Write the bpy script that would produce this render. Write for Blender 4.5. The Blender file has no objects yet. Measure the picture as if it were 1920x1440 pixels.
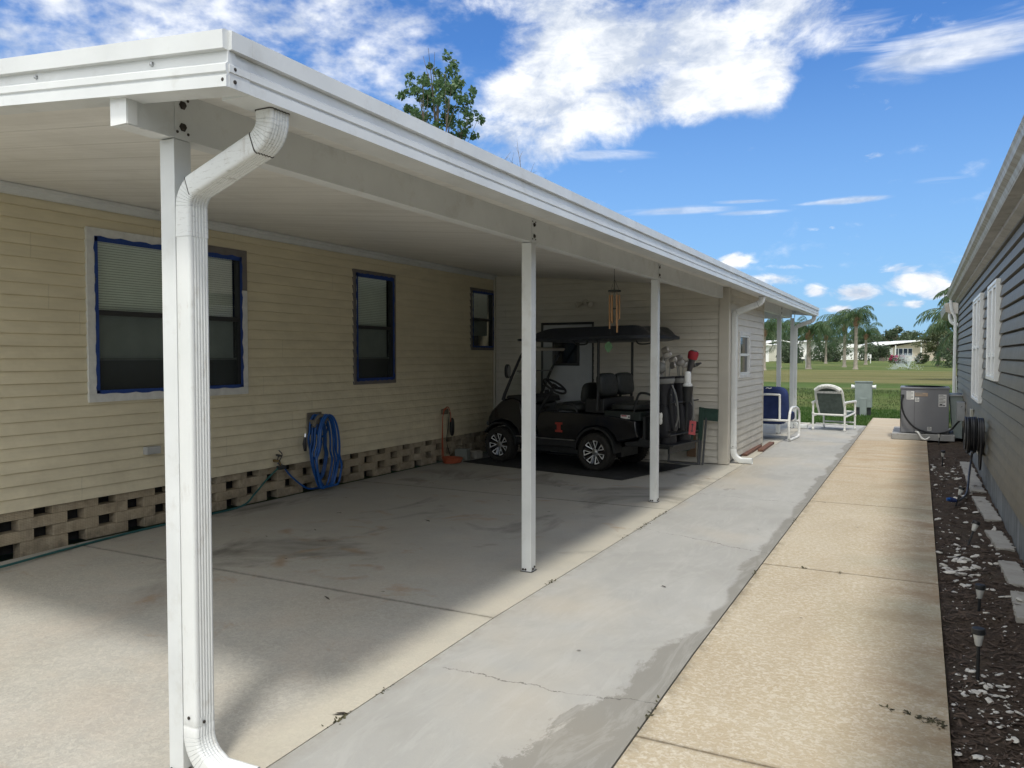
import bpy, bmesh, math, random
from mathutils import Vector, Matrix, noise
random.seed(7)
R = math.radians
sc = bpy.context.scene
col = sc.collection
W = {}          # world matrix of every parent

# ------------------------------------------------------------------ helpers
class MB:
    def __init__(s): s.v = []; s.f = []; s.m = []; s.mi = 0
    def add(s, vs, fs):
        o = len(s.v); s.v += [Vector(p) for p in vs]
        for f in fs: s.f.append([o + i for i in f]); s.m.append(s.mi)
        return s
    def box(s, x0, x1, y0, y1, z0, z1, M=None):
        x0, x1 = sorted((x0, x1)); y0, y1 = sorted((y0, y1)); z0, z1 = sorted((z0, z1))
        vs = [Vector(p) for p in ((x0,y0,z0),(x1,y0,z0),(x1,y1,z0),(x0,y1,z0),(x0,y0,z1),(x1,y0,z1),(x1,y1,z1),(x0,y1,z1))]
        if M: vs = [M @ p for p in vs]
        return s.add(vs, [(0,3,2,1),(4,5,6,7),(0,1,5,4),(1,2,6,5),(2,3,7,6),(3,0,4,7)])
    def quad(s, a, b, c, d): return s.add([a,b,c,d], [(0,1,2,3)])
    def prism(s, poly, ax, a0, a1):
        # poly: 2D points; ax 'x','y','z' = extrusion axis
        def P(p, t):
            if ax == 'x': return (t, p[0], p[1])
            if ax == 'y': return (p[0], t, p[1])
            return (p[0], p[1], t)
        n = len(poly)
        vs = [P(p, a0) for p in poly] + [P(p, a1) for p in poly]
        fs = [(i, (i+1) % n, n + (i+1) % n, n + i) for i in range(n)] + [tuple(range(n))[::-1], tuple(range(n, 2*n))]
        return s.add(vs, fs)
    def tube(s, pts, r, seg=8, cap=True, prof=None, up=None):
        pts = [Vector(p) for p in pts]; n = len(pts)
        rr = r if isinstance(r, (list, tuple)) else [r]*n
        ref = Vector(up) if up else None
        rings = []; prev = None
        for i, p in enumerate(pts):
            a = pts[max(i-1, 0)]; b = pts[min(i+1, n-1)]
            t = (b - a)
            if t.length < 1e-9: t = Vector((0,0,1))
            t.normalize()
            if ref is not None: x = ref - t*ref.dot(t)
            elif prev is None:
                h = Vector((0,0,1)) if abs(t.z) < .9 else Vector((1,0,0)); x = h - t*h.dot(t)
            else: x = prev - t*prev.dot(t)
            x.normalize(); prev = x; y = t.cross(x)
            if prof: rings.append([p + x*q[0]*rr[i] + y*q[1]*rr[i] for q in prof])
            else: rings.append([p + (x*math.cos(2*math.pi*k/seg) + y*math.sin(2*math.pi*k/seg))*rr[i] for k in range(seg)])
        m = len(rings[0]); vs = [q for rg in rings for q in rg]
        fs = [(i*m+k, i*m+(k+1)%m, (i+1)*m+(k+1)%m, (i+1)*m+k) for i in range(n-1) for k in range(m)]
        if cap: fs += [tuple(range(m))[::-1], tuple(range((n-1)*m, n*m))]
        return s.add(vs, fs)
    def lathe(s, prof, c, axis=(0,0,1), seg=24, cap=True):
        ax = Vector(axis).normalized(); h = Vector((1,0,0)) if abs(ax.x) < .9 else Vector((0,1,0))
        x = (h - ax*h.dot(ax)).normalized(); y = ax.cross(x); c = Vector(c)
        vs = [c + ax*z + (x*math.cos(2*math.pi*k/seg) + y*math.sin(2*math.pi*k/seg))*r for r, z in prof for k in range(seg)]
        n = len(prof)
        fs = [(i*seg+k, i*seg+(k+1)%seg, (i+1)*seg+(k+1)%seg, (i+1)*seg+k) for i in range(n-1) for k in range(seg)]
        if cap and prof[0][0] > 1e-5: fs.append(tuple(range(seg))[::-1])
        if cap and prof[-1][0] > 1e-5: fs.append(tuple(range((n-1)*seg, n*seg)))
        return s.add(vs, fs)
    def blob(s, c, r, nu=12, nv=8, M=None, amp=0, seed=0, pw=1.0):
        c = Vector(c); vs = []
        sg = lambda a: math.copysign(abs(a)**pw, a)
        for j in range(nv+1):
            th = math.pi*j/nv
            for i in range(nu):
                ph = 2*math.pi*i/nu
                d = Vector((sg(math.sin(th))*sg(math.cos(ph)), sg(math.sin(th))*sg(math.sin(ph)), sg(math.cos(th))))
                k = 1 + amp*noise.noise(d*1.7 + Vector((seed, seed*.7, 0)))
                p = Vector((d.x*r[0]*k, d.y*r[1]*k, d.z*r[2]*k))
                if M: p = M @ p
                vs.append(c + p)
        fs = [(j*nu+i, j*nu+(i+1)%nu, (j+1)*nu+(i+1)%nu, (j+1)*nu+i) for j in range(nv) for i in range(nu)]
        return s.add(vs, fs)
    def xf(s, M): s.v = [M @ p for p in s.v]; return s
    def build(s, name, mt, parent=None, smooth=False, bevel=0, local=False, fix=True):
        me = bpy.data.meshes.new(name)
        vs = s.v
        if parent is not None and not local:
            inv = W[parent].inverted(); vs = [inv @ p for p in vs]
        me.from_pydata([tuple(p) for p in vs], [], s.f)
        for m_ in (mt if isinstance(mt, (list, tuple)) else [mt]): me.materials.append(m_)
        if max(s.m, default=0) > 0: me.polygons.foreach_set('material_index', s.m)
        if fix:
            bm = bmesh.new(); bm.from_mesh(me)
            bmesh.ops.recalc_face_normals(bm, faces=bm.faces); bm.to_mesh(me); bm.free()
        if smooth:
            me.polygons.foreach_set('use_smooth', [True]*len(me.polygons))
            try: me.set_sharp_from_angle(angle=R(35))
            except Exception: pass
        me.update()
        o = bpy.data.objects.new(name, me); col.objects.link(o)
        if parent is not None: o.parent = parent; W[o] = W[parent]
        else: W[o] = Matrix.Identity(4)
        if bevel:
            b = o.modifiers.new('bevel', 'BEVEL'); b.width = bevel; b.segments = 2; b.limit_method = 'ANGLE'; b.angle_limit = R(40)
        return o

def tag(o, label=None, cat=None, group=None, kind=None):
    if label: o['label'] = label
    if cat: o['category'] = cat
    if group: o['group'] = group
    if kind: o['kind'] = kind
    return o
def thing(name, label, cat, loc=(0,0,0), rz=0, group=None):
    o = bpy.data.objects.new(name, None); col.objects.link(o)
    o.empty_display_size = .1
    o.location = loc; o.rotation_euler = (0,0,rz)
    W[o] = Matrix.Translation(Vector(loc)) @ Matrix.Rotation(rz, 4, 'Z')
    return tag(o, label, cat, group)
kids = lambda o: [c for c in bpy.data.objects if c.parent == o]
def copy_tree(o, parent=None):
    c = o.copy(); col.objects.link(c); c.parent = parent
    for ch in kids(o): copy_tree(ch, c)
    return c
def rot_to(v, ax='Z'): return Vector(v).to_track_quat(ax, 'Y').to_matrix().to_4x4()
def bez(pts, n=8):
    # Catmull-Rom through pts
    P = [Vector(p) for p in pts]; P = [P[0]*2-P[1]] + P + [P[-1]*2-P[-2]]; out = []
    for i in range(1, len(P)-2):
        for k in range(n):
            t = k/n; a, b, c, d = P[i-1:i+3]
            out.append(.5*((2*b) + (c-a)*t + (2*a-5*b+4*c-d)*t*t + (3*b-a-3*c+d)*t**3))
    return out + [P[-2]]

# ------------------------------------------------------------------ materials
class NT:
    def __init__(s, name, world=None):
        if world: s.o = world; s.t = world.node_tree
        else:
            s.o = bpy.data.materials.new(name); s.o.use_nodes = True; s.t = s.o.node_tree
        s.t.nodes.clear()
    def n(s, typ, ins={}, **kw):
        nd = s.t.nodes.new(typ)
        for k, v in kw.items(): setattr(nd, k, v)
        for k, v in ins.items():
            k2 = k
            if hasattr(v, 'links') or hasattr(v, 'is_output'): s.t.links.new(v, nd.inputs[k2])
            else: nd.inputs[k2].default_value = v
        return nd
    def pos(s): return s.n('ShaderNodeNewGeometry').outputs['Position']
    def xyz(s, v=None): return s.n('ShaderNodeSeparateXYZ', {0: v if v is not None else s.pos()}).outputs
    def map(s, v, sc): return s.n('ShaderNodeMapping', {'Vector': v, 'Scale': sc}).outputs[0]
    def noise(s, v, scale, detail=4, rough=.55, dist=0):
        return s.n('ShaderNodeTexNoise', {'Vector': v, 'Scale': scale, 'Detail': detail, 'Roughness': rough, 'Distortion': dist}).outputs['Fac']
    def vor(s, v, scale, feature='F1', out='Distance', rnd=1.0):
        return s.n('ShaderNodeTexVoronoi', {'Vector': v, 'Scale': scale, 'Randomness': rnd}, feature=feature).outputs[out]
    def mr(s, v, a, b, c=0., d=1., interp='LINEAR'):
        return s.n('ShaderNodeMapRange', {0: v, 1: a, 2: b, 3: c, 4: d}, interpolation_type=interp).outputs[0]
    def m(s, op, a, b=0., c=0.):
        nd = s.n('ShaderNodeMath', {}, operation=op)
        for i, q in enumerate((a, b, c)):
            if hasattr(q, 'is_output'): s.t.links.new(q, nd.inputs[i])
            else: nd.inputs[i].default_value = q
        return nd.outputs[0]
    def mix(s, f, a, b, mode='MIX'):
        nd = s.n('ShaderNodeMix', {}, data_type='RGBA', blend_type=mode)
        for i, q in ((0, f), (6, a), (7, b)):
            if hasattr(q, 'is_output'): s.t.links.new(q, nd.inputs[i])
            elif i == 0: nd.inputs[0].default_value = q
            else: nd.inputs[i].default_value = (*q[:3], 1)
        return nd.outputs[2]
    def bump(s, h, st=.3, d=.01): return s.n('ShaderNodeBump', {'Height': h, 'Strength': st, 'Distance': d}).outputs[0]
    def done(s, base, rough=.6, metal=0., bump=None, spec=.5, trans=None, alpha=None, coat=0, emis=None):
        p = s.n('ShaderNodeBsdfPrincipled', {'Metallic': metal})
        for k, q in (('Base Color', base), ('Roughness', rough)):
            if hasattr(q, 'is_output'): s.t.links.new(q, p.inputs[k])
            else: p.inputs[k].default_value = (*q[:3], 1) if k == 'Base Color' else q
        p.inputs['Specular IOR Level'].default_value = spec
        if coat: p.inputs['Coat Weight'].default_value = coat; p.inputs['Coat Roughness'].default_value = .08
        if bump is not None: s.t.links.new(bump, p.inputs['Normal'])
        out = p.outputs[0]
        if trans is not None:
            tr = s.n('ShaderNodeBsdfTranslucent', {'Color': trans if hasattr(trans, 'is_output') else (*trans[:3], 1)})
            out = s.n('ShaderNodeMixShader', {0: .35, 1: out, 2: tr.outputs[0]}).outputs[0]
        if alpha is not None:
            tp = s.n('ShaderNodeBsdfTransparent')
            out = s.n('ShaderNodeMixShader', {0: alpha, 1: tp.outputs[0], 2: out}).outputs[0]
        s.n('ShaderNodeOutputMaterial', {0: out})
        return s.o
def plain(name, c, rough=.55, metal=0., var=.12, nscale=6, bump=0, bscale=60, coat=0, dirt=None, spec=.5, trans=None):
    t = NT(name); P = t.pos()
    f = t.mr(t.noise(P, nscale, 5), .3, .7)
    c = Vector(c); base = t.mix(f, c*(1-var), c*(1+var*.6))
    if dirt:
        g = t.mr(t.noise(P, nscale*2.3, 6, .65), .56, .72)
        base = t.mix(t.m('MULTIPLY', g, dirt[3]), base, dirt[:3])
    r = t.mr(t.noise(P, nscale*3, 3), .3, .7, max(rough-.08, .02), min(rough+.08, 1))
    b = t.bump(t.noise(P, bscale, 4), bump, .004) if bump else None
    return t.done(base, r, metal, b, spec, trans, coat=coat)

M = {}
M['white_alu'] = plain('white_aluminium_paint', (.66,.685,.69), .38, var=.10, nscale=2.5, dirt=(.40,.38,.33,.34), bump=.15, bscale=5)
M['white_plastic'] = plain('white_plastic', (.74,.76,.76), .35, var=.05, nscale=5, dirt=(.5,.47,.4,.2))
M['pvc'] = plain('white_pvc_pipe', (.78,.78,.75), .3, var=.06, nscale=9, dirt=(.5,.48,.42,.25))
M['black_paint'] = plain('glossy_black_paint', (.008,.009,.012), .18, var=.2, coat=.6)
M['black_plastic'] = plain('black_plastic', (.016,.018,.02), .5, var=.2, nscale=12, bump=.1)
M['black_vinyl'] = plain('black_seat_vinyl', (.022,.026,.026), .55, var=.25, nscale=9, bump=.15)
M['rubber'] = plain('tyre_rubber', (.022,.021,.019), .85, var=.3, nscale=16, dirt=(.09,.075,.055,.4))
M['mat_rubber'] = plain('rubber_floor_mat', (.017,.019,.022), .8, var=.3, nscale=3, bump=.3, bscale=150, dirt=(.05,.048,.042,.4))
M['chrome'] = plain('machined_alloy', (.75,.76,.78), .25, 1., var=.05)
M['alloy'] = plain('bright_machined_edge', (.80,.81,.82), .3, .25, var=.03)
M['steel'] = plain('brushed_steel', (.42,.43,.44), .35, 1., var=.1)
M['dark_steel'] = plain('dark_steel', (.07,.075,.08), .45, .6, var=.2)
M['bolt'] = plain('rusty_bolt', (.05,.042,.036), .7, .3, var=.5, nscale=40)
M['grey_tube'] = plain('grey_painted_tube', (.10,.105,.11), .45, .3, var=.15)
M['green_canvas'] = plain('green_canvas', (.035,.075,.06), .9, var=.25, nscale=9, bump=.4, bscale=300)
M['green_mesh'] = plain('green_sling_fabric', (.10,.13,.115), .85, var=.3, nscale=14, bump=.4, bscale=300)
M['navy'] = plain('navy_cushion_fabric', (.018,.035,.13), .85, var=.2, nscale=6, bump=.3, bscale=200)
M['blue_hose'] = plain('blue_garden_hose', (.008,.085,.32), .35, var=.2, nscale=20)
M['green_hose'] = plain('teal_garden_hose', (.015,.10,.095), .4, var=.2, nscale=20, dirt=(.08,.08,.07,.4))
M['black_hose'] = plain('black_hose_rubber', (.014,.015,.018), .45, var=.2)
M['orange_cord'] = plain('orange_cord', (.36,.085,.035), .6, var=.15)
M['hanger'] = plain('taupe_plastic_hanger', (.17,.155,.125), .6, var=.2)
M['brass'] = plain('dull_brass', (.25,.18,.08), .45, .8, var=.2)
M['wood_plank'] = plain('weathered_brown_plank', (.17,.085,.06), .8, var=.3, nscale=25, bump=.4)
M['chime_tube'] = plain('copper_chime_tube', (.42,.24,.12), .4, .6, var=.12)
M['chime_disc'] = plain('dark_wood_disc', (.05,.055,.05), .6, var=.2)
M['leaf_ornament'] = plain('green_leaf_ornament', (.06,.14,.06), .6, var=.2)
M['golf_bag'] = plain('black_golf_bag_nylon', (.013,.014,.019), .55, var=.3, nscale=15, bump=.2)
M['bag_grey'] = plain('grey_bag_trim', (.20,.205,.20), .6, var=.15)
M['red'] = plain('red_knit', (.36,.02,.035), .7, var=.2)
M['pink'] = plain('pink_tag_card', (.62,.13,.14), .6, var=.08)
M['tan_cloth'] = plain('grey_iron_head', (.40,.38,.36), .35, .7, var=.15)
M['graphite'] = plain('graphite_clubhead', (.05,.05,.055), .35, var=.2)
M['paper'] = plain('paper_label', (.68,.68,.67), .7, var=.06)
M['ink'] = plain('label_ink', (.08,.08,.09), .7)
M['ac_grey'] = plain('grey_condenser_paint', (.19,.195,.21), .42, .1, var=.08, nscale=3, dirt=(.2,.2,.19,.25))
M['ac_dark'] = plain('dark_fan_grille', (.02,.021,.023), .5)
M['pad'] = plain('condenser_pad_plastic', (.33,.33,.32), .8, var=.15, nscale=7, bump=.3, dirt=(.2,.17,.13,.5))
M['ped_green'] = plain('weathered_utility_cabinet', (.28,.33,.32), .5, .2, var=.15, nscale=4)
M['taupe_frame'] = plain('bare_mauve_grey_trim', (.17,.155,.15), .7, var=.15, nscale=9)
M['white_trim'] = plain('brushed_white_trim_paint', (.66,.67,.66), .6, var=.12, nscale=14, bump=.3, bscale=40)
M['blue_tape'] = plain('blue_masking_tape', (.012,.05,.24), .7, var=.15, nscale=30)
M['dark_sash'] = plain('dark_sash', (.028,.030,.032), .45, var=.15)
M['grey_sash'] = plain('grey_sash', (.16,.17,.165), .5, var=.12)
M['blind'] = plain('pale_window_blind', (.74,.80,.73), .7, var=.05)
M['screen_shade'] = plain('window_screen_shade', (.42,.47,.45), .8, var=.1)
M['door_white'] = plain('white_door_paint', (.55,.58,.60), .45, var=.06)
M['beige_trim'] = plain('beige_corner_trim', (.56,.53,.46), .5, var=.06)
M['eave_grey'] = plain('weathered_eave_vinyl', (.42,.42,.40), .6, var=.2, nscale=3, dirt=(.22,.19,.15,.6))
M['outlet'] = plain('grey_outlet_box', (.42,.43,.43), .5)
M['box_beige'] = plain('beige_junction_box', (.36,.36,.31), .6, var=.1)
M['solar_clear'] = plain('clear_lamp_lens', (.55,.56,.54), .15, var=.1)
M['shell'] = plain('bleached_shell', (.60,.58,.53), .6, var=.2, nscale=40)
M['paver'] = plain('concrete_edge_paver', (.36,.345,.31), .9, var=.15, nscale=6, bump=.5, dirt=(.16,.13,.1,.5))
M['dead_leaf'] = plain('dead_leaf', (.045,.035,.025), .8, var=.4, nscale=30)
M['fan_palm_trunk'] = plain('palm_trunk_bark', (.30,.265,.22), .9, var=.3, nscale=5, bump=.6, bscale=14)
M['boot'] = plain('palm_boot_fibre', (.24,.15,.09), .9, var=.35, nscale=8, bump=.5)
M['bark'] = plain('tree_bark', (.15,.12,.095), .9, var=.35, nscale=6, bump=.6, bscale=18)
M['far_white'] = plain('white_mobile_home_paint', (.78,.78,.76), .6, var=.04)
M['far_tan'] = plain('tan_mobile_home_paint', (.48,.42,.33), .7, var=.06)
M['far_dark'] = plain('dark_screen_room', (.04,.04,.04), .8)
M['far_wood'] = plain('brown_lanai_wall', (.13,.10,.08), .8)
M['far_roof'] = plain('white_metal_roof', (.80,.80,.78), .5, var=.03)
M['wall_stone'] = plain('low_stone_wall', (.42,.38,.31), .9, var=.2, nscale=2, bump=.4)
M['magenta'] = plain('magenta_blossom', (.42,.02,.12), .8, var=.3, nscale=9)
M['insul'] = plain('dark_interior', (.03,.03,.032), .9)
M['concrete_block'] = plain('grey_block', (.22,.24,.22), .9, var=.2, nscale=9, bump=.5)

def glass(name, tint=(.02,.03,.04), tr=.6, rough=.03, gl=.9):
    t = NT(name)
    fr = t.n('ShaderNodeFresnel', {'IOR': 1.5}).outputs[0]
    g = t.n('ShaderNodeBsdfGlossy', {'Roughness': rough, 'Color': (.9,.92,.95,1)})
    tp = t.n('ShaderNodeBsdfTransparent', {'Color': (.92,.96,.94,1)})
    d = t.n('ShaderNodeBsdfDiffuse', {'Color': (*tint, 1)})
    a = t.n('ShaderNodeMixShader', {0: tr, 1: d.outputs[0], 2: tp.outputs[0]})
    b = t.n('ShaderNodeMixShader', {0: t.m('MULTIPLY_ADD', fr, gl, .02*gl), 1: a.outputs[0], 2: g.outputs[0]})
    t.n('ShaderNodeOutputMaterial', {0: b.outputs[0]}); return t.o
M['glass'] = glass('window_glass', tr=.93, gl=.35)
M['glass_screen'] = glass('screened_window_glass', (.085,.10,.10), .62, .08, .3)
M['glass_dark'] = glass('dark_window_glass', (.01,.014,.018), .12)
M['glass_sky'] = glass('neighbour_window_glass', (.10,.12,.13), .1, .05)
M['shield'] = glass('clear_windshield', (.05,.05,.05), .93)

def siding_mat(name, c, dirt, streak=.1, lap=(.36,.1016)):
    t = NT(name); P = t.pos(); X, Y, Z = t.xyz(P)
    f = t.mr(t.noise(t.map(P, (1.2,1.2,6)), 2.0, 5, .6), .3, .7)
    c = Vector(c); base = t.mix(f, c*(1-streak), c*(1+streak*.5))
    gr = t.mr(t.noise(t.map(P, (3,3,60)), 2.0, 3), .35, .65)
    base = t.mix(t.m('MULTIPLY', gr, .10), base, c*.7)
    low = t.m('MULTIPLY', t.mr(Z, .95, .25), t.mr(t.noise(P, 3.0, 6, .7), .42, .62))
    base = t.mix(t.m('MULTIPLY', low, .35), base, dirt)
    row = t.m('FLOOR', t.m('DIVIDE', t.m('SUBTRACT', Z, lap[0]), lap[1]*2))
    hsh = t.n('ShaderNodeTexWhiteNoise', {'W': row}, noise_dimensions='1D').outputs['Value']
    ln = t.m('PINGPONG', t.m('ADD', t.m('ADD', X, Y), t.m('MULTIPLY', hsh, 3.66)), 1.83)
    base = t.mix(t.m('MULTIPLY', t.mr(ln, .005, .0015), .32), base, c*.45)
    vr = t.n('ShaderNodeTexWhiteNoise', {'W': t.m('ADD', row, t.m('FLOOR', t.m('DIVIDE', t.m('ADD', t.m('ADD', X, Y), t.m('MULTIPLY', hsh, 3.66)), 3.66)))}, noise_dimensions='1D').outputs['Value']
    base = t.mix(t.m('MULTIPLY', vr, .05), base, c*.75)
    b = t.bump(t.noise(t.map(P, (1,1,1)), 3.0, 3), .5, .03)
    return t.done(base, .5, 0, b, .35)
M['siding_tan'] = siding_mat('tan_vinyl_siding', (.72,.655,.485), (.38,.33,.24))
M['siding_shed'] = siding_mat('cream_vinyl_siding', (.66,.63,.555), (.36,.32,.25))
M['siding_grey'] = siding_mat('grey_vinyl_siding', (.150,.138,.108), (.12,.11,.08), .12, (.30,.127))

def ceiling_mat():
    t = NT('white_roof_panel'); P = t.pos(); X, Y, Z = t.xyz(P)
    f = t.mr(t.noise(t.map(P, (.25,5,.25)), 2.2, 5, .65), .35, .65)
    base = t.mix(f, (.70,.695,.665), (.80,.795,.77))
    g = t.mr(t.noise(P, 1.4, 5, .7), .5, .75)
    base = t.mix(t.m('MULTIPLY', g, .25), base, (.44,.42,.37))
    seam = t.m('PINGPONG', Y, .1524)
    base = t.mix(t.m('MULTIPLY', t.mr(seam, .009, .003), .30), base, (.36,.35,.32))
    s2 = t.m('PINGPONG', Y, .0254)
    base = t.mix(t.m('MULTIPLY', t.mr(s2, .004, .001), .10), base, (.36,.35,.32))
    b = t.bump(t.mr(seam, 0., .012), .5, .006)
    return t.done(base, .45, 0, b, .4)
M['ceiling'] = ceiling_mat()
def gutter_stained():
    t = NT('stained_gutter'); P = t.pos(); X, Y, Z = t.xyz(P)
    f = t.mr(t.noise(t.map(P, (1,6,.6)), 2.0, 5, .7), .4, .66)
    base = t.mix(f, (.36,.375,.37), (.20,.175,.14))
    return t.done(base, .45)
M['gutter_stained'] = gutter_stained()
def spout_mat():
    t = NT('white_downspout_paint'); P = t.pos(); X, Y, Z = t.xyz(P)
    f = t.mr(t.noise(P, 3, 5), .3, .7)
    base = t.mix(f, (.66,.685,.68), (.73,.75,.75))
    g = t.m('MULTIPLY', t.mr(t.noise(t.map(P, (1,1,.35)), 26, 5, .7), .55, .68), t.mr(t.noise(P, 3.5, 3), .48, .6))
    base = t.mix(t.m('MULTIPLY', g, .35), base, (.34,.30,.24))
    crev = t.m('MULTIPLY', t.mr(Z, 2.0, 2.08), t.mr(t.noise(t.map(P, (1,1,7)), 16, 6, .75), .56, .64))
    base = t.mix(t.m('MULTIPLY', crev, .42), base, (.22,.20,.17))
    return t.done(base, .35)
M['spout'] = spout_mat()

def block_mat():
    t = NT('ribbed_tan_block'); P = t.pos(); X, Y, Z = t.xyz(P)
    f = t.mr(t.noise(P, 5, 5, .65), .3, .7)
    base = t.mix(f, (.40,.345,.26), (.56,.49,.38))
    cell = t.mr(t.noise(P, 1.3, 2), .4, .6)
    base = t.mix(t.m('MULTIPLY', cell, .5), base, (.43,.35,.235))
    low = t.m('MULTIPLY', t.mr(Z, .18, .0), t.mr(t.noise(P, 6, 5, .7), .4, .6))
    base = t.mix(t.m('MULTIPLY', low, .6), base, (.13,.115,.085))
    a = t.m('PINGPONG', Z, .0065); b = t.m('PINGPONG', t.m('ADD', Y, X), .011)
    h = t.m('ADD', t.mr(a, 0, .003), t.m('MULTIPLY', t.mr(b, 0, .003), .6))
    h = t.m('MULTIPLY', h, t.mr(t.noise(P, 9, 3), .3, .6, .2, 1))
    return t.done(t.mix(t.mr(h, 0, 1.2), t.mix(1., base, (.5,.5,.5), 'MULTIPLY'), base), .9, 0, t.bump(h, .8, .004), .2)
M['block'] = block_mat()
def foundation_mat():
    t = NT('painted_grey_block_foundation'); P = t.pos(); X, Y, Z = t.xyz(P)
    f = t.mr(t.noise(t.map(P, (1,5,1)), 2, 6, .7), .35, .65)
    base = t.mix(f, (.15,.165,.175), (.27,.29,.30))
    ch = t.mr(t.vor(t.map(P, (1,1,.4)), 9), .05, .5)
    base = t.mix(t.m('MULTIPLY', t.mr(ch, .3, 0), .4), base, (.40,.41,.40))
    return t.done(base, .85, 0, t.bump(t.noise(P, 40, 5, .7), .6, .006), .2)
M['foundation'] = foundation_mat()

def concrete(name, kind):
    t = NT(name); P = t.pos(); X, Y, Z = t.xyz(P)
    big = t.mr(t.noise(P, .55, 4, .6), .35, .65)
    mid = t.mr(t.noise(P, 2.6, 6, .7), .3, .7)
    knock = t.mr(t.noise(P, 34, 7, .70, .9), .44, .62)         # trowelled skin of the texture coat
    fine = t.mr(t.noise(P, 90, 4, .7), .35, .7)
    if kind == 'carport':
        base = t.mix(big, (.39,.365,.31), (.45,.44,.41))
        base = t.mix(t.m('MULTIPLY', mid, .6), base, (.30,.295,.275))
        worn = t.mr(Y, 5.6, 3.0)                                 # texture coat worn off deeper in the carport
        base = t.mix(t.m('MULTIPLY', knock, t.m('ADD', t.m('MULTIPLY', worn, .30), .10)), base, (.60,.57,.50))
        base = t.mix(t.m('MULTIPLY', t.mr(t.noise(P, 75, 5, .75), .5, .64), .28), base, (.25,.235,.20))
        pk = t.mr(t.noise(P, 1.9, 6, .68, .4), .46, .66)
        base = t.mix(t.m('MULTIPLY', pk, .30), base, (.47,.395,.325))
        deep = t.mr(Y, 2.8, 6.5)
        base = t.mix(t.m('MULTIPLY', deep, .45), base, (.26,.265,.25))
        strip = t.m('MULTIPLY', t.mr(X, -2.62, -2.42), t.mr(t.noise(P, 4, 5, .7), .1, .6, .6, 1))
        for yj in (4.15, 7.95):
            jq = t.m('ABSOLUTE', t.m('SUBTRACT', Y, yj))
            base = t.mix(t.m('MULTIPLY', t.mr(t.m('SUBTRACT', jq, t.m('MULTIPLY', t.noise(P, 7, 7, .8), .05)), .0, -.02), .55), base, (.10,.095,.085))
        base = t.mix(t.m('MULTIPLY', strip, .6), base, (.57,.53,.43))   # sandy washed edge
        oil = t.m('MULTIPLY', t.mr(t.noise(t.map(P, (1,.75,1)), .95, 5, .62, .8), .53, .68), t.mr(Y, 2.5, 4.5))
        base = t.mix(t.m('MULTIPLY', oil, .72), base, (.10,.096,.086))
        rust = t.mr(t.noise(t.map(P, (1.1,1.5,1)), 1.3, 5, .68, .5), .60, .72)
        base = t.mix(t.m('MULTIPLY', rust, .55), base, (.30,.19,.10))
        for (cx_, cy_, r_) in ((-4.15,4.75,.34),(-4.75,5.6,.42),(-3.75,4.55,.2)):
            rr = t.m('SQRT', t.m('ADD', t.m('POWER', t.m('SUBTRACT', X, cx_), 2), t.m('POWER', t.m('SUBTRACT', Y, cy_), 2)))
            rg = t.m('ABSOLUTE', t.m('SUBTRACT', t.m('ADD', rr, t.m('MULTIPLY', t.m('SUBTRACT', t.noise(P, 2.4, 4), .5), .3)), r_))
            base = t.mix(t.m('MULTIPLY', t.mr(rg, .07, .01), t.m('MULTIPLY', t.mr(t.noise(P, 3, 4), .45, .6), .5)), base, (.27,.165,.08))
        bh = t.m('ADD', t.m('MULTIPLY', knock, .5), t.m('MULTIPLY', fine, .35))
        bs = .5
    elif kind == 'drive':
        base = t.mix(big, (.365,.36,.335), (.43,.425,.40))
        bl = t.mr(t.noise(t.map(P, (1,.7,1)), 1.5, 8, .72, .6), .46, .60)
        base = t.mix(t.m('MULTIPLY', bl, .35), base, (.29,.285,.265))
        swirl = t.mr(t.noise(t.map(P, (1,.4,1)), 3.2, 7, .72, 1.2), .35, .68)
        base = t.mix(t.m('MULTIPLY', swirl, .4), base, (.335,.34,.335))
        tanp = t.mr(t.noise(P, .8, 3, .5), .52, .7)
        base = t.mix(t.m('MULTIPLY', tanp, .5), base, (.47,.42,.34))
        tan2 = t.m('MULTIPLY', t.mr(Y, 13.5, 10.5), t.mr(Y, 9.3, 10.8)); tan2 = t.m('MULTIPLY', tan2, t.mr(X, -1.7, -2.3))
        base = t.mix(t.m('MULTIPLY', tan2, .5), base, (.42,.33,.19))
        # damp dirt creeping from the walk edge
        edge = t.m('SUBTRACT', -1.05, X)
        nn = t.noise(t.map(P, (1,.6,1)), 3.4, 10, .74, .5)
        reach = t.m('MULTIPLY', t.mr(Y, 2.4, 4.6, .46, .13), t.mr(t.noise(P, .9, 3, .5), .35, .6, .35, 1.1))
        dm = t.m('SUBTRACT', t.m('MULTIPLY', t.m('MULTIPLY', nn, 1.9), reach), edge)
        dm = t.mr(dm, -.012, .02)
        spots = t.mr(t.noise(t.map(P, (.9,.7,1)), 2.0, 8, .62), .655, .668)
        spots = t.m('MULTIPLY', spots, .6)
        base = t.mix(t.m('MULTIPLY', t.m('MAXIMUM', dm, spots), .62), base, (.185,.175,.15))
        # hairline cracks across
        dst = t.m('MULTIPLY', t.m('SUBTRACT', t.noise(t.map(P, (1,1,1)), 2.1, 6, .7), .5), .34)
        cr = None
        for y0, sl in ((3.42,.09), (6.75,-.36), (9.0,-.12), (12.9,.1), (15.6,-.05)):
            ln = t.m('ABSOLUTE', t.m('SUBTRACT', t.m('ADD', Y, dst), t.m('MULTIPLY_ADD', t.m('ADD', X, 1.7), sl, y0)))
            q = t.mr(ln, .006, .0015); cr = q if cr is None else t.m('MAXIMUM', cr, q)
        cr = t.m('MULTIPLY', cr, t.mr(t.noise(P, 2.6, 3), .36, .44))
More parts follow.
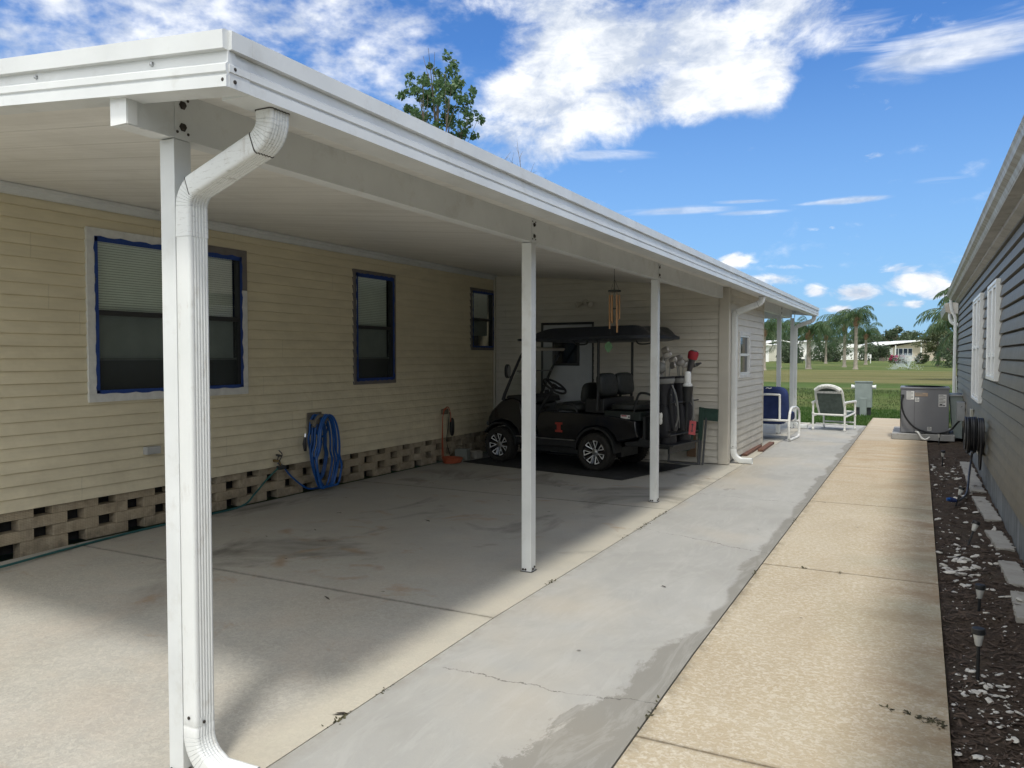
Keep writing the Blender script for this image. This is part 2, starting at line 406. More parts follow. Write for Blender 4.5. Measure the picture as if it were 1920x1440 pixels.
        base = t.mix(t.m('MULTIPLY', cr, .8), base, (.10,.095,.085))
        pores = t.mr(t.noise(P, 60, 5, .75), .62, .70)
        base = t.mix(t.m('MULTIPLY', pores, .35), base, (.27,.265,.25))
        wash = t.mr(t.noise(t.map(P, (2.2,.5,1)), 2.4, 8, .75, 2.0), .50, .60)
        base = t.mix(t.m('MULTIPLY', wash, .20), base, (.50,.495,.47))
        le = t.m('MULTIPLY', t.mr(X, -2.18, -2.27), t.mr(t.noise(P, 6, 6, .75), .42, .6))
        base = t.mix(t.m('MULTIPLY', le, .5), base, (.27,.25,.21))
        bh = t.m('SUBTRACT', t.m('MULTIPLY', t.noise(P, 30, 8, .75), .8), t.m('MULTIPLY', cr, .8)); bs = .5
    else:
        base = t.mix(big, (.44,.375,.275), (.51,.45,.345))
        base = t.mix(t.m('MULTIPLY', mid, .4), base, (.45,.36,.225))
        k2 = t.mr(t.noise(t.map(P, (1,1.15,1)), 38, 6, .66, .9), .47, .60)
        base = t.mix(t.m('MULTIPLY', k2, .62), base, (.66,.62,.53))
        base = t.mix(t.m('MULTIPLY', t.mr(t.noise(P, 70, 5, .75), .5, .62), .35), base, (.33,.265,.17))
        wn = t.mr(t.noise(t.map(P, (1,.5,1)), 1.3, 7, .7, .6), .50, .68)
        base = t.mix(t.m('MULTIPLY', wn, .40), base, (.36,.285,.19))
        jd = None
        for yj in (.15, 3.163, 6.2, 9.15, 12.25, 16.3, 19.4):
            q = t.m('ABSOLUTE', t.m('SUBTRACT', Y, yj)); jd = q if jd is None else t.m('MINIMUM', jd, q)
        jm = t.m('MULTIPLY', t.mr(t.m('SUBTRACT', jd, t.m('MULTIPLY', t.noise(P, 9, 8, .8), .055)), .0, -.025), .5)
        base = t.mix(jm, base, (.24,.19,.13))
        re = t.m('MULTIPLY', t.mr(X, -.42, .12), t.mr(t.noise(t.map(P, (.8,1.4,1)), 2.1, 6, .72), .40, .62))
        base = t.mix(t.m('MULTIPLY', re, .75), base, (.26,.17,.095))
        gn = t.m('MULTIPLY', t.mr(X, -.62, -.1), t.mr(t.noise(P, .7, 3), .45, .6))
        base = t.mix(t.m('MULTIPLY', gn, .35), base, (.25,.26,.19))
        farw = t.m('MULTIPLY', t.mr(Y, 8.5, 12.5), t.mr(t.noise(t.map(P, (.5,1.6,1)), 2.2, 6, .7), .36, .62))
        base = t.mix(t.m('MULTIPLY', farw, .55), base, (.38,.25,.13))
        pg = t.m('MULTIPLY', t.mr(Y, 16.2, 16.4), .45)
        base = t.mix(pg, base, (.47,.42,.34))
        le = t.m('MULTIPLY', t.mr(X, -.98, -1.04), t.mr(t.noise(P, 7, 5, .7), .4, .6))
        base = t.mix(t.m('MULTIPLY', le, .6), base, (.20,.17,.12))
        bh = t.m('ADD', t.m('MULTIPLY', k2, .6), t.m('MULTIPLY', fine, .3)); bs = .5
    return t.done(base, .88, 0, t.bump(bh, bs, .004), .25)
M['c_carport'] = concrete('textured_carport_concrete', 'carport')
M['c_drive'] = concrete('smooth_grey_concrete', 'drive')
M['c_walk'] = concrete('tan_textured_walk', 'walk')

def dirt_mat():
    t = NT('dark_mulch_soil'); P = t.pos()
    f = t.mr(t.noise(P, 14, 7, .72), .3, .7)
    base = t.mix(f, (.050,.038,.030), (.13,.098,.074))
    g = t.mr(t.noise(P, 1.7, 4, .6), .5, .65)
    base = t.mix(t.m('MULTIPLY', g, .5), base, (.12,.105,.085))
    fib = t.mr(t.noise(t.map(P, (1,.25,1)), 60, 4, .7), .55, .72)
    base = t.mix(t.m('MULTIPLY', fib, .35), base, (.16,.12,.09))
    return t.done(base, .95, 0, t.bump(t.noise(P, 45, 7, .75), 1., .03), .15)
M['soil'] = dirt_mat()
M['chip'] = plain('bark_mulch_chip', (.095,.066,.048), .95, var=.5, nscale=30)

def lawn_mat():
    t = NT('lawn_turf'); P = t.pos(); X, Y, Z = t.xyz(P)
    f = t.mr(t.noise(t.map(P, (.35,1.0,1)), .35, 6, .65), .35, .65)
    dry = t.mix(f, (.15,.145,.055), (.21,.195,.085))
    grn = t.mix(f, (.075,.125,.030), (.11,.165,.05))
    w = t.mr(Y, 40, 43)
    w2 = t.mr(Y, 66, 74)
    nz = t.m('MULTIPLY', t.m('SUBTRACT', t.noise(t.map(P, (.12,.3,1)), .5, 4), .5), .9)
    k = t.m('ADD', t.m('SUBTRACT', w, t.m('MULTIPLY', w2, .75)), nz)
    c = t.mix(t.mr(k, .1, .9), grn, dry)
    band = t.m('PINGPONG', t.m('ADD', Y, t.m('MULTIPLY', X, .06)), 3.3)
    c = t.mix(t.m('MULTIPLY', t.mr(band, .4, 1.6, 1, 0), .28), c, (.05,.07,.02))
    sp = t.mr(t.noise(P, 9, 6, .8), .3, .7)
    c = t.mix(t.m('MULTIPLY', sp, .4), c, (.045,.07,.018))
    c = t.mix(t.m('MULTIPLY', t.mr(t.noise(P, 1.6, 5, .7), .55, .7), .3), c, (.17,.155,.07))
    c = t.mix(t.m('MULTIPLY', t.mr(t.noise(t.map(P, (.3,1,1)), .22, 6, .75), .48, .62), .45), c, (.23,.20,.10))
    return t.done(c, .95, 0, t.bump(t.noise(P, 14, 7, .8), 1., .08), .1)
M['lawn'] = lawn_mat()
def leafm(name, a, b, tr=.5):
    t = NT(name); P = t.pos()
    oi = t.n('ShaderNodeNewGeometry').outputs['Random Per Island']
    f = t.m('ADD', t.m('MULTIPLY', oi, .6), t.m('MULTIPLY', t.mr(t.noise(P, .9, 3), .3, .7), .4))
    c = t.mix(f, a, b)
    return t.done(c, .5, 0, None, .35, trans=t.mix(.5, c, tuple(min(1, x*1.6) for x in b)))
M['blade'] = leafm('grass_blades', (.035,.085,.014), (.09,.17,.035))
M['blade_dark'] = leafm('bank_grass_blades', (.055,.085,.025), (.10,.13,.045))
M['palm_leaf'] = leafm('palm_leaflets', (.030,.066,.026), (.085,.14,.055))
M['palm_dead'] = leafm('dead_palm_leaflets', (.10,.07,.035), (.16,.11,.06))
M['tree_leaf'] = leafm('broad_tree_leaves', (.030,.075,.026), (.11,.18,.075))
M['far_leaf'] = leafm('distant_foliage', (.055,.085,.048), (.115,.15,.085))
M['oak_leaf'] = leafm('olive_foliage', (.045,.062,.026), (.11,.125,.055))
M['shrub_leaf'] = leafm('dark_shrub_foliage', (.018,.035,.014), (.045,.07,.025))

def blossom_spray():
    t = NT('water_spray'); 
    tp = t.n('ShaderNodeBsdfTransparent'); d = t.n('ShaderNodeBsdfTranslucent', {'Color': (.85,.9,.92,1)})
    d2 = t.n('ShaderNodeBsdfDiffuse', {'Color': (.85,.9,.92,1)})
    a = t.n('ShaderNodeMixShader', {0: .5, 1: d.outputs[0], 2: d2.outputs[0]})
    b = t.n('ShaderNodeMixShader', {0: .30, 1: tp.outputs[0], 2: a.outputs[0]})
    t.n('ShaderNodeOutputMaterial', {0: b.outputs[0]}); return t.o
M['spray'] = blossom_spray()

# ------------------------------------------------------------------ camera
CAM = Vector((0,0,1.6)); F = 1470.0
YAW = R(27.4776); PIT = R(2.0649)
cd = bpy.data.cameras.new('camera'); cam = bpy.data.objects.new('camera', cd); col.objects.link(cam)
cam.location = CAM; cam.rotation_euler = (R(90)-PIT, 0, YAW)
cd.sensor_width = 36; cd.lens = F/1920*36; cd.clip_end = 3000; cd.clip_start = .05
sc.camera = cam
fwd = Vector((-math.sin(YAW), math.cos(YAW), 0)); rgt = Vector((math.cos(YAW), math.sin(YAW), 0))
def terrain(x, y):
    d = y
    z = 0.
    def ss(a, b, t): t = min(max((t-a)/(b-a), 0), 1); return t*t*(3-2*t)
    z -= .40*ss(25.3, 26.6, d)
    z += .62*ss(27.0, 33.5, d)
    z += .14*ss(36, 48, d)
    z += .42*ss(78, 150, d) + .2*ss(150, 200, d)
    if y > 27: z += .05*noise.noise(Vector((x*.05, y*.05, 0)))
    return z
def far(px, depth):
    """ground point at a surveyed bearing and distance"""
    p = CAM + fwd*depth + rgt*((px-960)/F*depth); p.z = terrain(p.x, p.y); return p

# ------------------------------------------------------------------ light
S = Vector((.22, -.43, 1.0)).normalized()
elev = math.asin(S.z); az = math.atan2(S.x, S.y)
sd = bpy.data.lights.new('sun', 'SUN'); sun = bpy.data.objects.new('sun', sd); col.objects.link(sun)
sun.rotation_euler = S.to_track_quat('Z', 'Y').to_euler(); sd.energy = 2.1; sd.angle = R(7); sd.color = (1, .955, .87)
world = bpy.data.worlds.new('World'); sc.world = world; world.use_nodes = True
t = NT('', world=world)
sky = t.n('ShaderNodeTexSky', sky_type='NISHITA', sun_disc=False, sun_elevation=elev, sun_rotation=az, altitude=0, air_density=1.0, dust_density=.2, ozone_density=2.2)
D = t.n('ShaderNodeNewGeometry').outputs['Incoming']
D = t.n('ShaderNodeTexCoord').outputs['Generated']
dx, dy, dz = t.xyz(D)
# directions on the sky, in degrees: azimuth left(-) / right(+) of +Y, and elevation
azn = t.m('MULTIPLY', t.m('ARCTAN2', dx, dy), 57.2958)
eln = t.m('MULTIPLY', t.m('ARCSINE', dz), 57.2958)
def px2dir(x, y):
    d = Matrix.Rotation(YAW, 3, 'Z') @ (Matrix.Rotation(-PIT, 3, 'X') @ Vector(((x-960)/F, 1, -(y-720)/F)))
    d.normalize(); return math.degrees(math.atan2(d.x, d.y)), math.degrees(math.asin(d.z))
n1 = t.n('ShaderNodeTexNoise', {'Vector': t.map(D, (1,1,1.4)), 'Scale': 9., 'Detail': 9., 'Roughness': .62, 'Distortion': .25}).outputs['Fac']
n2 = t.n('ShaderNodeTexNoise', {'Vector': t.map(D, (1,1,2.2)), 'Scale': 26., 'Detail': 7., 'Roughness': .6, 'Distortion': .5}).outputs['Fac']
n3 = t.n('ShaderNodeTexNoise', {'Vector': t.map(D, (1,1,7)), 'Scale': 5., 'Detail': 8., 'Roughness': .6, 'Distortion': .7}).outputs['Fac']
n4 = t.n('ShaderNodeTexNoise', {'Vector': t.map(D, (1,1,1.9)), 'Scale': 27., 'Detail': 4., 'Roughness': .55, 'Distortion': .0}).outputs['Fac']
def field(blobs):
    acc = None
    for (x, y, w, h, s) in blobs:
        a, e = px2dir(x, y); a2, _ = px2dir(x+w, y); _, e2 = px2dir(x, y-h)
        u = t.m('DIVIDE', t.m('SUBTRACT', azn, a), abs(a2-a)); v = t.m('DIVIDE', t.m('SUBTRACT', eln, e), abs(e2-e))
        r = t.m('SQRT', t.m('ADD', t.m('MULTIPLY', u, u), t.m('MULTIPLY', v, v)))
        q = t.m('MULTIPLY', t.mr(r, 1.35, .35, 0, 1), s)
        acc = q if acc is None else t.m('MAXIMUM', acc, q)
    return acc
cum = field([(1130,90,210,120,1.2), (1310,165,150,75,1.2), (1240,80,230,110,1.15), (1020,190,150,95,1.0), (1420,140,75,100,1.0), (960,265,180,75,.85), (1450,30,180,80,.85), (1050,10,170,70,.9), (1160,200,160,70,.9), (1560,60,110,60,.45)])
cumd = t.mr(t.m('ADD', cum, t.m('MULTIPLY', t.m('SUBTRACT', n1, .5), 2.3)), .28, .95, 0, 1, 'SMOOTHSTEP')
small = field([(1380,490,40,20,.9), (1440,525,70,16,.8), (1530,545,26,16,.8), (1605,548,52,18,.9), (1720,528,66,26,1.), (1690,505,50,14,.8), (1765,545,60,22,.8), (1580,580,40,9,.8), (1655,570,40,9,.7), (1715,570,28,9,.7), (1672,505,18,9,.7), (1640,297,34,18,.55), (1600,170,26,20,.4), (1660,200,24,16,.35), (1525,431,24,6,.5), (1560,427,14,5,.5),(1490,500,70,7,.45),(1870,560,60,16,.5)])
smd = t.mr(t.m('ADD', small, t.m('MULTIPLY', t.m('SUBTRACT', n2, .5), 1.7)), .30, .90, 0, 1, 'SMOOTHSTEP')
mack = field([(250,20,420,150,.9), (640,60,240,160,.8), (60,60,260,130,.8), (760,130,160,110,.7), (700,-160,700,160,.8)])
mkd = t.mr(t.m('ADD', mack, t.m('MULTIPLY', t.m('SUBTRACT', t.m('ADD', t.m('MULTIPLY', n4, .62), t.m('MULTIPLY', n1, .38)), .5), 3.0)), .25, 1.35, 0, .9, 'SMOOTHSTEP')
wisp = field([(1270,396,150,13,.85), (1400,400,130,8,.8), (1400,378,90,6,.7), (1590,376,170,9,.75), (1770,90,230,60,.95), (1600,60,150,60,.7), (1880,30,160,60,.5), (1110,290,120,16,.6), (1760,340,90,10,.4)])
wsd = t.mr(t.m('ADD', wisp, t.m('MULTIPLY', t.m('SUBTRACT', n3, .5), 1.9)), .42, 1.1, 0, .8, 'SMOOTHSTEP')
# overhead and behind: broken cloud out of the pictured sector, added to fill shade
fill_cloud = t.m('MULTIPLY', t.mr(n1, .40, .56, .25, 1), t.mr(dy, .36, .05))
shade = t.mr(t.m('ADD', t.m('MULTIPLY', n2, .7), t.m('MULTIPLY', n1, 1.1)), .74, 1.06)
skyc = t.mix(1., sky.outputs[0], (.34,.59,.90), 'MULTIPLY')
skyc = t.mix(t.mr(dz, .36, .0, 0, .8), skyc, (1.75,2.95,4.4))   # paler towards the horizon
K = 5.3
cc = t.mix(shade, (K*.62, K*.70, K*.84), (K*1.16, K*1.18, K*1.2))
dens = t.m('MAXIMUM', cumd, t.m('MAXIMUM', smd, t.m('MAXIMUM', mkd, t.m('MAXIMUM', wsd, fill_cloud))))
dens = t.m('MULTIPLY', dens, t.mr(dz, -.01, .02))
mxn = t.mix(dens, skyc, cc)
mxn = t.mix(t.m('MULTIPLY', fill_cloud, t.mr(dz, .02, .3)), mxn, (12.4,12.3,11.7))   # unseen cloud overhead and behind, brightness added as fill light
bg = t.n('ShaderNodeBackground', {'Color': mxn, 'Strength': .15})
t.n('ShaderNodeOutputWorld', {0: bg.outputs[0]})
sc.view_settings.view_transform = 'Standard'; sc.view_settings.look = 'None'; sc.view_settings.gamma = 1
sc.view_settings.exposure = 0.3
sc.cycles.max_bounces = 8; sc.cycles.diffuse_bounces = 5; sc.cycles.transparent_max_bounces = 16
# ------------------------------------------------------------------ the ground
def fz(y): return -.022*(4.15 - min(max(y, 0), 4.15))      # the paving falls gently towards the street
def slab(name, mt, x0, x1, y0, y1, cuts, z=0.0, th=.12):
    mb = MB(); ys = [y0] + [c for c in cuts if y0 < c < y1] + [y1]
    for a, b in zip(ys[:-1], ys[1:]):
        a += .007; b -= .007; pts = [a] + [q for q in (0, 1, 2, 3, 4.15) if a+.02 < q < b-.02] + [b]
        mb.prism([(q, fz(q)) for q in pts] + [(b, -.3), (a, -.3)], 'x', x0, x1)
    return tag(mb.build(name, mt), kind='structure')
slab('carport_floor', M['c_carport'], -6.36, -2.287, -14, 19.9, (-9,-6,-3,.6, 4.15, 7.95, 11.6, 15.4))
slab('driveway', M['c_drive'], -2.280, -1.057, -14, 19.62, (-8,15.5,))
slab('walkway', M['c_walk'], -1.048, .14, -14, 22.2, (-9,-6,-3,.15, 3.163, 6.2, 9.15, 12.25, 16.3, 19.4))
# ground sheet following the lawn, the swale and the rise beyond
mb = MB(); xs = [-400,-250,-160,-100,-70,-50,-38,-30,-24,-19,-15,-12,-9.5] + [-8+.5*i for i in range(29)] + [7,9,12,16,22,30,45,70,110,180,300]
ys = [-60,-20,-4,5,12,18,19.5,21,22.3,24,25,25.3,25.6,25.9,26.2,26.5,26.8,27.1,27.6,28.2,29,30,31,32,33,34,36,38,41,45,50,56,63,70,78,86,95,105,120,135,150,165,180,200,240,300,420,600,900]
def gz(x, y):
    z = terrain(x, y)
    if 25 < y < 36: z += .05*noise.noise(Vector((x*1.3, y*1.3, 3)))
    return z - (.05 if y > 5 else .19) if y < 24 else z - .05*(1-min((y-24)/1.2,1))
V = [(x, y, gz(x, y)) for y in ys for x in xs]; n = len(xs)
mb.add(V, [(j*n+i, j*n+i+1, (j+1)*n+i+1, (j+1)*n+i) for j in range(len(ys)-1) for i in range(n-1)])
tag(mb.build('lawn', M['lawn'], smooth=True), kind='structure')
# mulch bed
mb = MB(); nx, ny = 14, 190
V = []
for j in range(ny+1):
    for i in range(nx+1):
        x = .145 + (.74-.145)*i/nx; y = 1.6 + 16.6*j/ny
        V.append((x, y, fz(y) -.035 + .03*noise.noise(Vector((x*6, y*6, 0))) + .02*noise.noise(Vector((x*17, y*17, 5))) + .02*(i/nx)))
mb.add(V, [(j*(nx+1)+i, j*(nx+1)+i+1, (j+1)*(nx+1)+i+1, (j+1)*(nx+1)+i) for j in range(ny) for i in range(nx)])
tag(mb.build('mulch_bed', M['soil'], smooth=True), kind='structure')
def bedz(x, y): return fz(y) -.035 + .03*noise.noise(Vector((x*6, y*6, 0))) + .02*noise.noise(Vector((x*17, y*17, 5))) + .02*((x-.145)/.6)
mb = MB()
for i in range(11000):
    y = 1.8 + 14.5*random.random()**1.7; x = random.uniform(.15, .73)
    a = random.uniform(0, math.pi); l = random.uniform(.008, .032); w = random.uniform(.002, .007)
    if random.random() < .06: l *= 2.2; w *= .5
    z = bedz(x, y) + random.uniform(.001, .008); d = Vector((math.cos(a), math.sin(a), random.uniform(-.25,.25))); e = Vector((-math.sin(a), math.cos(a), random.uniform(-.4,.4)))
    c = Vector((x, y, z)); mb.add([c-d*l-e*w, c+d*l-e*w*.4, c+d*l*.8+e*w, c-d*l+e*w*.7], [(0,1,2,3)])
tag(mb.build('bark_mulch', M['chip'], fix=False), 'dark shredded bark mulch along the grey house', 'mulch', kind='stuff')
# shells: individuals
shells = []
for k in range(7):
    mb = MB(); mb.blob((0,0,0), (.5,.36,.15), 12, 8, amp=.45, seed=k*3.1)
    shells.append(mb)
protos = []
def shell_pt():
    r = random.random()
    if r < .30: return random.uniform(.17,.62), random.uniform(2.75, 3.7)
    if r < .42: return random.gauss(.34,.08), random.gauss(4.25,.18)
    if r < .55: return random.gauss(.32,.07), random.gauss(7.0,.35)
    return random.uniform(.16,.66), 3.2+11*random.random()**1.25
for i in range(298):
    x, y = shell_pt()
    x = min(max(x, .165), .68)
    k = i % 7
    if i < 7:
        o = shells[k].build('seashell', M['shell'], smooth=True); protos.append(o)
    else:
        o = protos[k].copy(); col.objects.link(o)
    s = random.uniform(.018, .052)*(1.0 if y < 6 else 1.5)
    o.scale = (s, s*random.uniform(.7,1), s*random.uniform(.6,1.1)); o.rotation_euler = (random.uniform(-.4,.4), random.uniform(-.4,.4), random.uniform(0, 6.28))
    o.location = (x, y, bedz(x, y) + .006)
    tag(o, 'small bleached white seashell scattered on the dark mulch bed', 'seashell', 'seashells scattered on the mulch bed')
mb = MB(); rn_ = random.Random(12)
for i in range(900):
    x, y = shell_pt(); x = min(max(x + rn_.gauss(0,.05), .16), .72); y += rn_.gauss(0,.15); s = rn_.uniform(.004, .013); a = rn_.uniform(0, 6.28)
    c = Vector((x, y, bedz(x, y) + .006)); u = Vector((math.cos(a), math.sin(a), rn_.uniform(-.3,.3)))*s; v = Vector((-math.sin(a), math.cos(a), rn_.uniform(-.3,.3)))*s*.6
    mb.add([c-u, c-v, c+u*.8+v*.3, c+v+Vector((0,0,s*.4))], [(0,1,2,3)])
tag(mb.build('shell_fragments', M['shell'], fix=False), 'tiny broken shell fragments mixed into the mulch', 'shell fragments', kind='stuff')
mb = MB()
for (x0, y0, sp, n_) in ((-2.283,2.72,.05,26),(-2.283,3.05,.03,10),(-2.283,7.15,.22,40),(-2.283,7.7,.12,24),(-2.283,5.0,.05,10),(-1.052,5.9,.05,16),(-1.052,8.0,.1,14),(-.75,6.2,.02,8),(.11,3.84,.02,30),(.07,3.86,.018,22),(.02,3.875,.012,14),(-.03,3.89,.010,10),(-.08,3.90,.008,8),(-.12,3.91,.008,6),(-.5,6.2,.03,10),(-1.052,3.4,.08,16)):
    for k in range(n_):
        x = x0 + random.gauss(0,.010); y = y0 + random.gauss(0, sp); a = random.uniform(0, 6.28); l = random.uniform(.008,.022)
        p = Vector((x, y, fz(y)+.001)); d = Vector((math.cos(a), math.sin(a), random.uniform(.1,.7)))*l; w = Vector((-math.sin(a), math.cos(a), 0))*l*.25
        mb.add([p-w, p+d*.6-w, p+d, p+d*.6+w, p+w], [(0,1,2,3,4)])
tag(mb.build('joint_weeds', plain('dry_weed_debris', (.075,.07,.035), .9, var=.5, nscale=20), fix=False), 'small weeds and dry debris caught in the concrete joints', 'weeds', kind='stuff')
# concrete pavers at the foot of the grey house
for i, (y0, y1, x0, rz) in enumerate([(4.7,5.35,.575,.03),(5.62,6.25,.56,-.04),(6.45,7.15,.575,.02),(7.6,8.35,.575,.05),(8.9,10.3,.57,.03),(10.7,13.6,.56,0)]):
    mb = MB(); m_ = Matrix.Translation(((x0+.72)/2, (y0+y1)/2, 0)) @ Matrix.Rotation(rz, 4, 'Z')
    n = 26; poly = []
    hw = (.72-x0)/2; hl = (y1-y0)/2
    for k in range(n): poly.append((-hw + random.uniform(-.006,.006), -hl + 2*hl*k/(n-1)))
    for k in range(n): poly.append((hw - .012 + .03*noise.noise(Vector((k*.8, i*3.1, 0))), hl - 2*hl*k/(n-1)))
    mb.prism(poly, 'z', -.05, .004); mb.xf(m_)
    o = mb.build('edging_paver', M['paver'], bevel=.004)
    tag(o, ['grey edging paver nearest the camera at the grey house wall', 'second nearest edging paver, ragged along the house side', 'third edging paver from the camera, beside the leaning solar light', 'fourth edging paver, just before the solar light with the blue part', 'fifth edging paver, below the hose reel', 'long farthest edging paver ending near the air conditioner'][i], 'paver', 'concrete pavers edging the mulch bed')
# grass blades on the near lawn and on the bank
def blades(name, mt, n, fx, h, label):
    mb = MB()
    for i in range(n):
        x, y = fx(); a = random.uniform(0, 6.28); hh = h*random.uniform(.5, 1.3); w = .006 + .01*random.random()
        z = gz(x, y); d = Vector((math.cos(a), math.sin(a), 0)); l = Vector((random.uniform(-.5,.5), random.uniform(-.5,.5), 1))*hh
        p = Vector((x, y, z-.01)); mb.add([p-d*w, p+d*w, p+l*.6+d*w*.7, p+l], [(0,1,2,3)])
    return tag(mb.build(name, mt, fix=False), label, 'grass', kind='stuff')
def near():
    while True:
        x = random.uniform(-6.5, 1.8); y = random.uniform(19.7, 25.8)
        if x > -1.1 and y < 22.25: 
            continue
        return x, y
blades('lawn_grass', M['blade'], 26000, near, .06, 'bright green mown grass between the patio and the swale')
blades('bank_grass', M['blade_dark'], 20000, lambda: (random.uniform(-8, 3.5), random.uniform(26.3, 33.5)), .07, 'longer dark green grass on the swale bank')

# ------------------------------------------------------------------ walls
def pbox(mb, P, a0, a1, o0, o1, z0, z1):
    vs = [P(a, o, z) for (a, o, z) in ((a0,o0,z0),(a1,o0,z0),(a1,o1,z0),(a0,o1,z0),(a0,o0,z1),(a1,o0,z1),(a1,o1,z1),(a0,o1,z1))]
    mb.add(vs, [(0,3,2,1),(4,5,6,7),(0,1,5,4),(1,2,6,5),(2,3,7,6),(3,0,4,7)]); return mb
def siding(P, a0, a1, z0, ztop, c=.1016, dp=.015, holes=(), maxseg=1.5, gs=.92, gd=.004):
    """lapped boards; ztop may be a function of a"""
    mb = MB(); zt_ = ztop if callable(ztop) else (lambda a: ztop)
    zmax = max(zt_(a0), zt_(a1)); n = int(math.ceil((zmax-z0)/c))
    for i in range(n):
        zb = z0 + i*c; zt = zb + c
        off = lambda z: dp*(1-(z-zb)/(c*gs))**.8 if z < zb+c*gs-1e-6 else -gd*((z-zb)/c-gs)/(1-gs)
        zs = sorted({zb, zb+c*.5, zb+c*gs, zt} | {h for ho in holes for h in ho[2:4] if zb < h < zt})
        for u, v in zip(zs[:-1], zs[1:]):
            iv = [(a0, a1)]
            for h in holes:
                if h[2] < v-1e-6 and h[3] > u+1e-6:
                    iv = [q for (s, e) in iv for q in ((s, min(e, h[0])), (max(s, h[1]), e)) if q[1]-q[0] > 1e-4]
            for s, e in iv:
                k = max(1, int((e-s)/maxseg)); 
                for j in range(k):
                    p, q = s+(e-s)*j/k, s+(e-s)*(j+1)/k
                    vt_p, vt_q = min(v, zt_(p)), min(v, zt_(q))
                    if vt_p <= u+1e-5 and vt_q <= u+1e-5: continue
                    mb.add([P(p, off(u), u), P(q, off(u), u), P(q, off(vt_q), max(vt_q,u)), P(p, off(vt_p), max(vt_p,u))], [(0,1,2,3)])
                    if abs(u-zb) < 1e-6: mb.add([P(p, -gd, u), P(q, -gd, u), P(q, off(u), u), P(p, off(u), u)], [(0,1,2,3)])
    return mb
def window_rect(mb, P, a0, a1, z0, z1, w, o0, o1, wb=None):
    """rectangular frame, pieces butted"""
    wb = wb or w
    pbox(mb, P, a0, a1, o0, o1, z0, z0+wb); pbox(mb, P, a0, a1, o0, o1, z1-w, z1)
    pbox(mb, P, a0, a0+w, o0, o1, z0+wb, z1-w); pbox(mb, P, a1-w, a1, o0, o1, z0+wb, z1-w); return mb

# ---- beige home
home = thing('mobile_home', 'cream lap-sided mobile home over a pierced block skirt, left of the carport', 'house', (-6.38, 4, 0))
PH = lambda a, o, z: Vector((-6.38+o, a, z))
wins = [(4.33,6.10,1.22,2.69),(7.90,8.785,1.245,2.69),(10.82,11.58,1.70,2.68)]
roof_u = lambda x: 2.566 + .093*(-2.14-x)
siding(PH, -3.5, 11.62, .36, 2.955, holes=wins).build('siding_wall', M['siding_tan'], home, fix=False)
mb = MB(); mb.box(-11, -6.395, -3.5, 11.9, .36, .40); mb.box(-11, -10.9, -3.5, 11.9, .4, 3.0); mb.box(-10.9, -6.4, 11.8, 11.9, .4, 3.0); mb.box(-10.9,-6.4,-3.5,-3.4,.4,3.0)
for (a0,a1,z0,z1) in wins: pass
mb.build('back_walls', M['siding_tan'], home)
mb = MB(); mb.prism([(-11.2,3.0),(-6.42,3.0),(-6.42,3.06),(-8.8,3.5),(-11.2,3.06)], 'y', -3.8, 12.1); mb.build('roof', M['far_roof'], home)
mb = MB()   # dark lining of the rooms so daylight stays outside
mb.box(-10.8, -6.46, -3.3, 11.7, .42, .46); mb.box(-8.2, -8.1, -3.3, 11.7, .46, 2.95); mb.build('room_lining', M['insul'], home)
# corner and top trim
mb = MB(); mb.box(-6.366, -6.335, 11.56, 11.60, .36, 2.95); mb.build('corner_trim', M['beige_trim'], home)
# block skirt: pierced bond, four courses; every other half period shifted
mb = MB(); per = .572; hb = .092
for r in range(4):
    sh = 0 if r % 2 else .286
    z0 = .004 + r*(hb+.002)
    y = -3.6 + sh
    while y < 11.55:
        j = random.uniform(-.006, .006); jx = random.uniform(-.004, .004)
        a, b = y + .165 + jx*2, y + per - .001
        if a < 11.5: mb.box(-6.50+jx, -6.392+jx, a, min(b, 11.55), z0 - (.10 if r == 0 and a < 4 else 0), z0+hb)
        y += per
sk = mb.build('block_skirt', M['block'], home, bevel=.004)
mb = MB(); mb.box(-6.56, -6.52, -3.6, 11.6, 0, .37); mb.build('crawl_space_screen', M['insul'], home)
